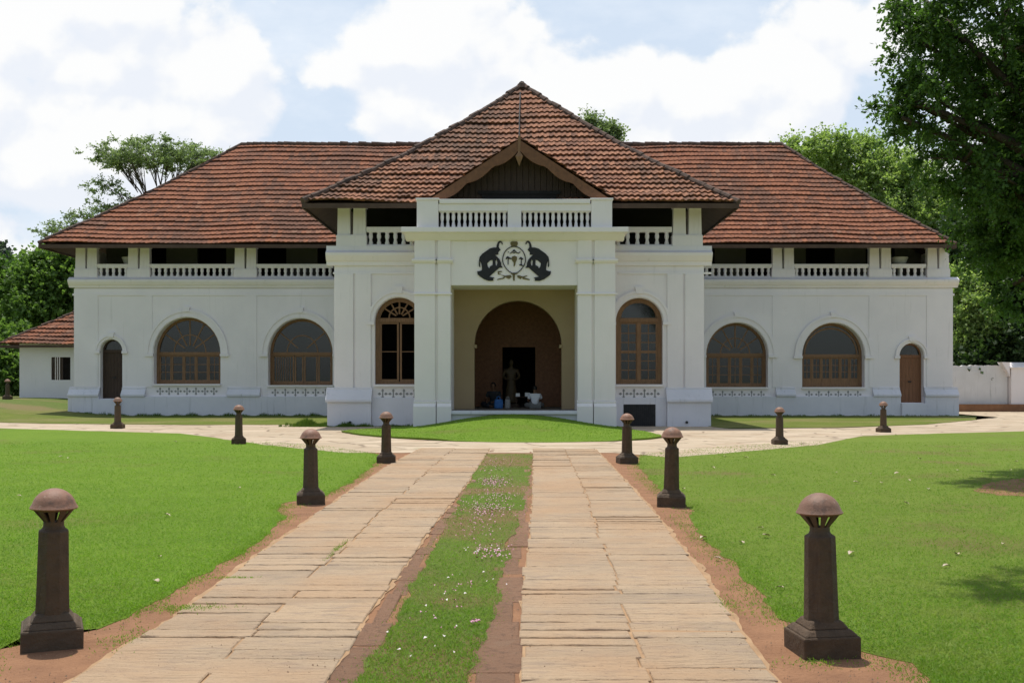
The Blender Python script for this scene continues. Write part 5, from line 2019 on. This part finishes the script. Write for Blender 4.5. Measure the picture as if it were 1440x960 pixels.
o, _ = tiled_slope('roof', (ax0 - 0.9, ay + 8.4, 3.78), (ax0 - 0.9, ay - 0.8, 3.78), (1, 0, 0), 4.3, 3.0, lambda t: 4.6 * t, lambda t: 9.2 - 4.6 * t, 12, 'roof_tile', annex, sag=0.1, du=0.0767, seed=22)
ap(o)
ap(ridge_caps('hip_cap', [Pa(4.3 * t, t, 0.04) for t in np.linspace(0, 1, 5)], annex, rad=0.10, seed=9))
b = MB()
b.box(ax0 - 0.9, ax1 + 3, ay - 0.83, ay - 0.78, 3.64, 3.78)
b.box(ax0 - 0.93, ax0 - 0.88, ay - 0.77, ay + 8, 3.64, 3.78)
ap(b.build('fascia_board', 'wood_eave', annex))

by = 60.0
KB = by / FPX
bw = empty('boundary_wall', (26, by, 0), 0, 'weathered white boundary wall with a dark stained top, right of the palace', 'wall')
binv = Matrix.Translation((-26, -by, 0))
b = MB()
x0, x1 = wx(1330, KB), wx(1417, KB)
zt = wz(517, KB)
r_ = random.Random(3)
n = 24
topl = []
for i in range(n + 1):
    x = x0 + (x1 - x0) * i / n
    z = zt + r_.uniform(-0.03, 0.04)
    t = (x - (x1 - 1.0)) / 1.0
    topl.append((x, z + 0.12))
b.yprism([(x0, -0.3)] + [(x1, -0.3)] + topl[::-1], by, by + 0.3)
o = b.build('wall_panel', 'boundary_white', bw)
o.matrix_parent_inverse = binv
b = MB()
b.box(x0, x1 + 2, by - 0.5, by - 0.001, -0.3, 0.42)  # brown box put in for the shadow along the foot of the wall
o = b.build('base_shade_box', 'soil_red', bw)
o.matrix_parent_inverse = binv
b = MB()
px0 = wx(1418, KB)
b.box(px0, px0 + 9, by - 0.35, by + 0.35, -0.3, zt + 0.02)
b.xprism([(by - 0.45, zt - 0.02), (by - 0.45, zt + 0.03), (by - 0.1, zt + 0.30), (by + 0.1, zt + 0.30), (by + 0.45, zt + 0.03), (by + 0.45, zt - 0.02)], px0 - 0.1, px0 + 9)
b.yprism([(px0 - 0.55, zt + 0.32), (px0 - 0.1, zt + 0.30), (px0 - 0.1, zt - 0.5), (px0 - 0.2, zt - 0.25)], by - 0.4, by + 0.2)
o = b.build('wall_pier', 'portico_white', bw)
o.matrix_parent_inverse = binv


# ------------------------------------------------------------------ trees
def crown(blobs, n_clump, twigs, per, leaf, clump_r, seed, shell=0.55, droop=0.0, flat=1.0, aspect=0.42):
    """small leaf faces on twigs that leave clump centres spread over ellipsoids (cx,cy,cz,rx,ry,rz)"""
    g = np.random.default_rng(seed)
    vol = np.array([b_[3] * b_[4] * b_[5] for b_ in blobs]) ** 0.7
    pick = g.choice(len(blobs), n_clump, p=vol / vol.sum())
    B = np.array(blobs)[pick]
    d = g.normal(size=(n_clump, 3))
    d /= np.linalg.norm(d, axis=1)[:, None]
    rad = shell + (1.06 - shell) * g.random(n_clump) ** 0.6
    C = B[:, :3] + d * B[:, 3:6] * rad[:, None]
    nt = n_clump * twigs
    cidx = np.repeat(np.arange(n_clump), twigs)
    td = g.normal(size=(nt, 3)) + np.repeat(d, twigs, 0) * 0.9
    td[:, 2] = td[:, 2] * flat - droop
    td /= np.linalg.norm(td, axis=1)[:, None]
    tl = clump_r * g.uniform(0.45, 1.15, nt) * np.repeat(g.uniform(0.7, 1.3, n_clump), twigs)
    nl = nt * per
    ti = np.repeat(np.arange(nt), per)
    s_ = (np.tile(np.arange(per), nt) + g.random(nl)) / per
    P = C[cidx][ti] + td[ti] * (tl[ti] * s_)[:, None]
    P[:, 2] -= droop * 0.5 * (s_ ** 2) * tl[ti]
    rd = g.normal(size=(nl, 3))
    a = td[ti] * 0.6 + rd * 0.7
    a[:, 2] -= 0.15
    a /= np.linalg.norm(a, axis=1)[:, None]
    w_ = np.cross(a, g.normal(size=(nl, 3)) * 0.7 + np.array([0, 0, 1.0]))
    w_ /= np.linalg.norm(w_, axis=1)[:, None] + 1e-9
    L_ = leaf * g.uniform(0.6, 1.35, nl)[:, None]
    V = np.empty((nl, 4, 3))
    V[:, 0] = P
    V[:, 1] = P + a * L_ * 0.45 + w_ * L_ * aspect
    V[:, 2] = P + a * L_
    V[:, 3] = P + a * L_ * 0.45 - w_ * L_ * aspect
    return V, C


def tree(name, label, base, blobs, trunk_r, fork, leafmat, barkmat, n_clump, twigs, per, leaf, clump_r, seed, group=None, limbs=26, cat='tree', **kw):
    base = Vector(base)
    t = empty(name, base, 0, label, cat, group)
    V, C = crown(blobs, n_clump, twigs, per, leaf, clump_r, seed, **kw)
    V = V - np.array(base)[None, None, :]
    poly_obj('crown', V, leafmat, 4, t)
    r_ = random.Random(seed)
    b = MB()
    fk = Vector(fork) - base
    pts = [Vector((0, 0, -0.4)), fk * 0.3 + Vector((r_.uniform(-.15, .15), r_.uniform(-.15, .15), 0)), fk * 0.7 + Vector((r_.uniform(-.2, .2), r_.uniform(-.2, .2), 0)), fk]
    b.tube(pts, [trunk_r * 1.35, trunk_r, trunk_r * 0.85, trunk_r * 0.75], 10)
    tg = [Vector(b_[:3]) - base for b_ in blobs]
    pool = [Vector(C[i]) - base for i in r_.sample(range(len(C)), min(limbs, len(C)))]
    for q in tg:
        mid = fk.lerp(q, 0.5) + Vector((r_.uniform(-.3, .3), r_.uniform(-.3, .3), r_.uniform(0, .4) * (q - fk).length * 0.2))
        if base.y < 25 and q.y + base.y < 14.5:
            mid = Vector((12.0, 15.0, 8.6)) - base
        b.tube([fk * 0.97, mid, q], [trunk_r * 0.5, trunk_r * 0.26, trunk_r * 0.13], 7)
    for q in pool:
        s0 = min(tg, key=lambda c: (c - q).length)
        mid0 = fk.lerp(s0, r_.uniform(0.5, 1.0))
        if base.y < 25 and q.y + base.y < 14.5:
            mid0 = s0
        mid = mid0.lerp(q, 0.5) + Vector((r_.uniform(-.2, .2), r_.uniform(-.2, .2), 0.12 * (q - mid0).length))
        b.tube([mid0, mid, q], [trunk_r * 0.15, trunk_r * 0.09, trunk_r * 0.035], 5)
    b.build('trunk', barkmat, t, smooth=True, fix=False)
    return t


def pxb(px, py, D, rpx, rpy, dep=None):
    """ellipsoid seen at a pixel at distance D"""
    k = D / FPX
    return (wx(px, k), D, wz(py, k), rpx * k, (dep if dep else max(rpx, rpy) * k), rpy * k)


# big dark tree leaning in from the right, its trunk standing outside the picture
D = 19.5
bl = [pxb(1395, 40, D, 90, 85, 1.8), pxb(1300, 60, D, 42, 60, 0.9), pxb(1320, 140, D, 60, 50, 1.3), pxb(1270, 135, D, 34, 26, 0.8), pxb(1400, 170, D + 1, 95, 90, 1.8), pxb(1345, 222, D, 45, 42, 0.9),
      pxb(1268, 165, D, 26, 18, 0.6), pxb(1425, 290, D + 1, 75, 70, 1.3), pxb(1400, 320, D + 1.5, 42, 50, 0.9), pxb(1300, 0, D, 50, 50, 1.1), pxb(1425, 400, D + 1.5, 40, 55, 0.8), pxb(1370, 265, D, 42, 36, 1.0),
      pxb(1480, 60, D, 90, 110, 2.2), pxb(1500, 260, D, 90, 120, 2.2), pxb(1460, -120, D, 160, 80, 2.6),
      (3.75, 10.6, 7.6, 0.9, 0.55, 0.35), (4.6, 11.6, 8.0, 1.0, 0.35, 0.3), (8.5, 13.5, 8.6, 1.2, 1.6, 0.8), (6.0, 12.0, 8.0, 1.0, 0.8, 0.4)]
tree('shade_tree', 'tall dark green tree leaning in at the upper right, in front of the roof', (11.8, 19.0, 0), bl, 0.30, (11.0, 19.3, 4.6), 'leaf_dark', 'bark', 720, 15, 14, 0.080, 0.50, 101, limbs=90, shell=0.3, droop=0.3, aspect=0.3)

# dark wood at the right, a sunlit bush in front of it
tree('forest_tree', 'deep green tree filling the gap right of the palace above the white wall', (28.5, 74, 0), [pxb(1400, 330, 74, 60, 50), pxb(1430, 440, 72, 55, 60), pxb(1370, 470, 74, 40, 50), pxb(1470, 350, 74, 70, 90), pxb(1350, 400, 76, 35, 55), pxb(1440, 250, 76, 70, 60)], 0.5, (30, 74, 7), 'leaf_deep', 'bark', 420, 14, 13, 0.28, 1.6, 102, shell=0.3)
tree('forest_tree', 'bushy light green tree rising behind the right slope of the roof', (26, 84, 0), [pxb(1130, 222, 84, 38, 26), pxb(1165, 215, 84, 30, 24), pxb(1205, 235, 84, 48, 34), pxb(1250, 260, 82, 50, 46), pxb(1290, 270, 82, 40, 40), pxb(1310, 320, 80, 40, 50), pxb(1260, 320, 82, 60, 50)], 0.5, (24, 84, 10), 'leaf_light', 'bark', 430, 14, 14, 0.20, 1.3, 103, shell=0.35)
tree('leafy_bush', 'sunlit green bush beside the right end wall of the palace', (25.5, 63.5, 0), [pxb(1362, 425, 63.5, 24, 30), pxb(1375, 460, 63, 20, 28), pxb(1352, 395, 64, 14, 16), pxb(1365, 488, 63, 22, 22)], 0.14, (25.5, 63.5, 2.2), 'leaf_light', 'bark', 150, 13, 12, 0.17, 0.8, 104, cat='bush', shell=0.3)
tree('forest_tree', 'dark tree with low branches over the top of the white boundary wall', (31, 64, 0), [pxb(1405, 470, 64, 45, 48), pxb(1440, 430, 64, 45, 60), pxb(1410, 400, 65, 34, 40), pxb(1430, 490, 62, 40, 30), pxb(1395, 505, 62, 30, 16), pxb(1365, 512, 62, 22, 12)], 0.3, (31, 64, 3), 'leaf_deep', 'bark', 330, 14, 12, 0.26, 1.2, 105, shell=0.3)
# spreading feathery tree behind the left slope
D = 80
tree('spreading_tree', 'airy flat-topped tree spreading above the left slope of the palace roof', ((232 - 729) * D / FPX, D, 0),
     [pxb(215, 216, D, 74, 12, 4), pxb(160, 222, D, 44, 8, 3), pxb(275, 220, D, 48, 10, 3.4), pxb(235, 206, D, 48, 8, 3), pxb(255, 232, D, 40, 9, 3), pxb(185, 230, D, 44, 8, 3), pxb(148, 262, D, 24, 6, 2), pxb(138, 290, D, 22, 6, 2), pxb(178, 280, D, 22, 5, 2), pxb(90, 318, D, 30, 6, 2), pxb(68, 327, D, 16, 4, 1.4), pxb(118, 308, D, 20, 5, 2)],
     0.20, ((228 - 729) * D / FPX, D, wz(320, D / FPX)), 'leaf_grey', 'bark_pale', 470, 9, 8, 0.125, 0.6, 106, limbs=190, shell=0.3, flat=0.45)
# left woods
tree('forest_tree', 'dense dark green tree behind the annex at the left', (-33.5, 78, 0), [pxb(70, 395, 78, 40, 34), pxb(95, 420, 78, 30, 45), pxb(50, 430, 77, 40, 42), pxb(85, 372, 78, 22, 14), pxb(110, 385, 79, 20, 24)], 0.4, (-34, 78, 5), 'leaf_mid', 'bark', 350, 14, 13, 0.24, 1.3, 107, shell=0.3)
tree('forest_tree', 'dark green tree at the left edge, left of the annex roof', (-41, 80, 0), [pxb(10, 410, 80, 38, 34), pxb(-30, 400, 80, 40, 40), pxb(20, 450, 80, 45, 45), pxb(-20, 470, 80, 45, 45)], 0.4, (-41, 80, 5), 'leaf_dark', 'bark', 350, 14, 13, 0.25, 1.4, 108, shell=0.3)
tree('leafy_bush', 'light green bush at the left edge beside the annex wall', (-33.8, 69, 0.7), [pxb(6, 520, 69, 22, 24), pxb(-14, 505, 69, 26, 30), pxb(18, 540, 69, 14, 16), pxb(14, 480, 72, 24, 28)], 0.12, (-33.8, 69, 2), 'leaf_mid', 'bark', 150, 12, 9, 0.26, 0.8, 109, cat='bush', shell=0.3)
tree('distant_tree', 'far tree top with bluish haze put into its leaf colour, at the left edge of the sky', (-72, 152, 0), [pxb(-6, 362, 152, 12, 16), pxb(6, 378, 152, 14, 9), pxb(0, 395, 152, 20, 12)], 0.5, (-72, 152, 15), 'leaf_haze_blue', 'bark', 110, 10, 8, 0.6, 1.6, 110, shell=0.3)
tree('distant_tree', 'small tree top peeping over the roof right of the apex', (6.4, 84, 0), [pxb(842, 190, 84, 20, 16), pxb(858, 195, 84, 12, 12), pxb(828, 178, 84, 10, 9)], 0.35, (6.4, 84, 17), 'leaf_grey', 'bark', 80, 12, 12, 0.20, 1.0, 111, shell=0.3)

# weeds along the foot of the walls
def weeds(x0, x1, y, n, h, seed):
    g = np.random.default_rng(seed)
    X = (x0 + x1) / 2 + (x1 - x0) * 0.5 * np.clip(g.normal(0, 0.55, n), -1.2, 1.2) if x1 - x0 < 5 else g.uniform(x0, x1, n)
    Y = y + g.normal(0, 0.12, n)
    H = h * g.uniform(0.2, 1.0, n) * np.clip(0.55 + 0.6 * np.sin(X * 2.1) * np.sin(X * 5.3 + 1), 0.1, 1.2)
    a = g.uniform(0, 6.28, n)
    l_ = H * g.uniform(0.1, 0.6, n)
    V = np.empty((n, 3, 3))
    z = np.array([gz(p, q) for p, q in zip(X, Y)]) + 0.02
    V[:, 0] = np.stack([X - 0.012, Y, z], 1)
    V[:, 1] = np.stack([X + 0.012, Y, z], 1)
    V[:, 2] = np.stack([X + np.cos(a) * l_, Y + np.sin(a) * l_, z + H], 1)
    return V


Vw = np.concatenate([weeds(-21.5, -9, 51.95, 2600, 0.22, 1), weeds(-8.6, -5.4, 39.95, 1500, 0.22, 2), weeds(-8.8, -7.2, 41.2, 1400, 0.3, 3), weeds(8, 21, 51.95, 1400, 0.14, 4), weeds(-5.6, -3.9, 40.1, 500, 0.14, 5)])
tag(tris_obj('wall_weeds', Vw, 'blade_weed'), 'thin weeds growing along the foot of the palace walls', 'weeds')
# ragged tufts on the soil beside the slabs
tl_ = [(-3.3, 6.3), (-2.55, 6.6), (-2.45, 7.6), (-2.5, 8.6), (-2.7, 12), (-2.6, 20), (-3.2, 24), (-3.3, 15)]
Vt = []
g = np.random.default_rng(77)
for (cx, cy, rx, ry, n) in ((-2.55, 8.05, 0.28, 0.12, 500), (-2.62, 7.1, 0.12, 0.3, 200), (1.62, 8.2, 0.08, 0.3, 160), (1.8, 6.5, 0.2, 0.1, 160), (2.1, 9.6, 0.14, 0.6, 400), (2.0, 7.9, 0.2, 0.3, 350), (-1.85, 10.9, 0.03, 0.5, 260), (-3.2, 14.6, 0.25, 0.4, 300),
                            (-2.85, 18, 0.12, 2.0, 500), (2.15, 17.5, 0.12, 2.5, 500), (-2.8, 10.5, 0.1, 1.8, 600), (1.95, 12, 0.1, 1.5, 350), (2.6, 6.4, 0.4, 0.25, 300), (-2.5, 9.3, 0.2, 0.05, 160)):
    X = cx + g.normal(0, rx, n) * 0.6
    Y = cy + g.normal(0, ry, n) * 0.6
    H = g.uniform(0.004, 0.016, n)
    a = g.uniform(0, 6.28, n)
    w_ = 0.004
    V = np.empty((n, 3, 3))
    V[:, 0] = np.stack([X - np.cos(a) * w_, Y - np.sin(a) * w_, np.full(n, 0.02)], 1)
    V[:, 1] = np.stack([X + np.cos(a) * w_, Y + np.sin(a) * w_, np.full(n, 0.02)], 1)
    V[:, 2] = np.stack([X + g.normal(0, 0.012, n), Y + g.normal(0, 0.012, n), 0.026 + H], 1)
    Vt.append(V)
tag(tris_obj('path_tufts', np.concatenate(Vt), 'blade_bright'), 'sparse grass tufts creeping over the soil beside the slabs', 'grass')

# grit and crumbs of soil on the slabs and the bare edges
g = np.random.default_rng(91)
n = 2200
Y = 1.0 / (1 / 5.8 + g.random(n) * (1 / 24.0 - 1 / 5.8))
X = np.where(g.random(n) < 0.5, g.uniform(-3.0, -0.75, n), g.uniform(-0.1, 2.3, n))
S_ = 0.002 + 0.006 * g.random(n) ** 5
a = g.uniform(0, 6.28, n)
Vg = np.empty((n, 3, 3, 3))
top = np.stack([X, Y, np.full(n, 0.025) + S_ * 0.6], 1)
cs = [np.stack([X + np.cos(a + q * 2.09) * S_ * 1.3, Y + np.sin(a + q * 2.09) * S_ * 1.3, np.full(n, 0.018)], 1) for q in range(3)]
for q in range(3):
    Vg[:, q, 0], Vg[:, q, 1], Vg[:, q, 2] = cs[q], cs[(q + 1) % 3], top
tag(tris_obj('path_grit', Vg.reshape(-1, 3, 3), 'grit'), 'fine grit and soil crumbs scattered over the stone path', 'grit')

# fallen petals in the grass strip
def petals(name, spec, mat, seed, label):
    g = np.random.default_rng(seed)
    VV = []
    for (cx, cy, rx, ry, n, s_) in spec:
        X = cx + g.normal(0, rx, n)
        Y = cy + g.normal(0, ry, n)
        a = g.uniform(0, 6.28, n)
        L_ = s_ * g.uniform(0.6, 1.3, n)
        tl = g.uniform(-0.4, 0.6, n)
        V = np.empty((n, 4, 3))
        Z = 0.035 + g.uniform(0, 0.018, n)
        c_, s2 = np.cos(a), np.sin(a)
        V[:, 0] = np.stack([X, Y, Z], 1)
        V[:, 1] = np.stack([X + c_ * L_ * .5 - s2 * L_ * .35, Y + s2 * L_ * .5 + c_ * L_ * .35, Z + 0.012], 1)
        V[:, 2] = np.stack([X + c_ * L_, Y + s2 * L_, Z + tl * L_ * .5], 1)
        V[:, 3] = np.stack([X + c_ * L_ * .5 + s2 * L_ * .35, Y + s2 * L_ * .5 - c_ * L_ * .35, Z + 0.006], 1)
        VV.append(V)
    o = poly_obj(name, np.concatenate(VV), mat, 4)
    tag(o, label, 'petals', kind='stuff')


petals('fallen_petals', [(-0.40, 17.9, 0.16, 0.5, 240, 0.03), (-0.42, 14.1, 0.18, 0.5, 230, 0.028), (-0.36, 15.8, 0.2, 0.5, 120, 0.026), (-0.28, 10.6, 0.10, 0.3, 90, 0.026), (-0.31, 7.55, 0.02, 0.03, 14, 0.028), (-0.5, 12.3, 0.15, 0.6, 60, 0.025), (-0.45, 21, 0.2, 1.2, 120, 0.03), (-0.5, 8.6, 0.15, 0.6, 30, 0.022)], 'petal_pink', 5, 'pink petals fallen on the grass between the stone tracks')
petals('fallen_petals', [(-0.42, 10.7, 0.14, 0.2, 24, 0.026), (-0.45, 14.3, 0.14, 0.4, 14, 0.022), (-0.5, 7.0, 0.18, 0.35, 8, 0.03), (-0.4, 9.1, 0.2, 0.5, 12, 0.026), (-0.4, 18.2, 0.15, 0.5, 14, 0.024)], 'petal_white', 6, 'whitish petals fallen on the grass between the stone tracks')

# pale dead leaves lying on the lawns, each its own thing
def leaf_mesh(seed):
    r_ = random.Random(seed)
    b = MB()
    n = 6
    L_, w_ = 0.13, 0.035
    up = [0.0, 0.008, 0.012, 0.008, 0.014, 0.006, 0.01]
    vs = []
    for i in range(n + 1):
        t = i / n
        ww = w_ * math.sin(math.pi * min(1, 0.06 + t * 0.94)) ** 0.8
        z = up[i] * r_.uniform(0.6, 1.3)
        vs += [(t * L_, -ww, z + ww * 0.5), (t * L_, 0, z), (t * L_, ww, z + ww * 0.6)]
    fs = []
    for i in range(n):
        for q in (0, 1):
            fs.append((3 * i + q, 3 * i + 3 + q, 3 * i + 4 + q, 3 * i + 1 + q))
    b.add(vs, fs)
    b.tube([(0, 0, vs[1][2]), (-0.03, 0.004, 0.004)], 0.002, 4)
    return b.mesh('fallen_leaf', 'dry_leaf', smooth=True, fix=False)


lm = [leaf_mesh(s_) for s_ in (1, 2, 3, 4)]
spots = [(1194, 783), (1092, 830), (1326, 800), (1176, 666), (1208, 681), (1090, 670), (1240, 681), (1280, 678), (1306, 690), (1278, 711), (1066, 745), (1082, 757), (1210, 612), (1262, 613), (1412, 768), (1295, 647), (1348, 663), (1380, 665), (1348, 783),
         (1020, 643), (1005, 660), (1052, 645), (960, 690), (1015, 790), (985, 760), (1040, 765), (1420, 663), (1432, 650), (1225, 668), (1258, 668)]
r_ = random.Random(9)
for i, (px, py) in enumerate(spots):
    x, y = gp(px, py)
    o = bpy.data.objects.new('fallen_leaf', lm[i % 4])
    link(o)
    o.location = (x, y, 0.03)
    o.rotation_euler = (r_.uniform(-.2, .2), r_.uniform(-.2, .2), r_.uniform(0, 6.28))
    s_ = r_.uniform(0.5, 0.85)
    o.scale = (s_, s_, s_)
    tag(o, 'pale dry leaf lying on the lawn right of the path', 'leaf', 'dry leaves on the right lawn')
spots = [(245, 622), (95, 646), (226, 726 + 60), (83, 644), (239, 728), (335, 688), (217, 820), (30, 700), (380, 643)]
for i, (px, py) in enumerate(spots):
    x, y = gp(px, py)
    o = bpy.data.objects.new('fallen_leaf', lm[(i + 1) % 4])
    link(o)
    o.location = (x, y, 0.03)
    o.rotation_euler = (r_.uniform(-.2, .2), r_.uniform(-.2, .2), r_.uniform(0, 6.28))
    s_ = r_.uniform(0.45, 0.8)
    o.scale = (s_, s_, s_)
    tag(o, 'pale dry leaf lying on the lawn left of the path', 'leaf', 'dry leaves on the left lawn')

# bare earth under the tree at the right edge of the lawn
bare = [gp(1366, 690), gp(1385, 681), gp(1410, 676), gp(1445, 672), gp(1500, 672), gp(1500, 697), gp(1445, 699), gp(1400, 697)]
sheet('soil', ragged(bare, 0.10, 0.06, 31), 0.0135, 'soil_red')
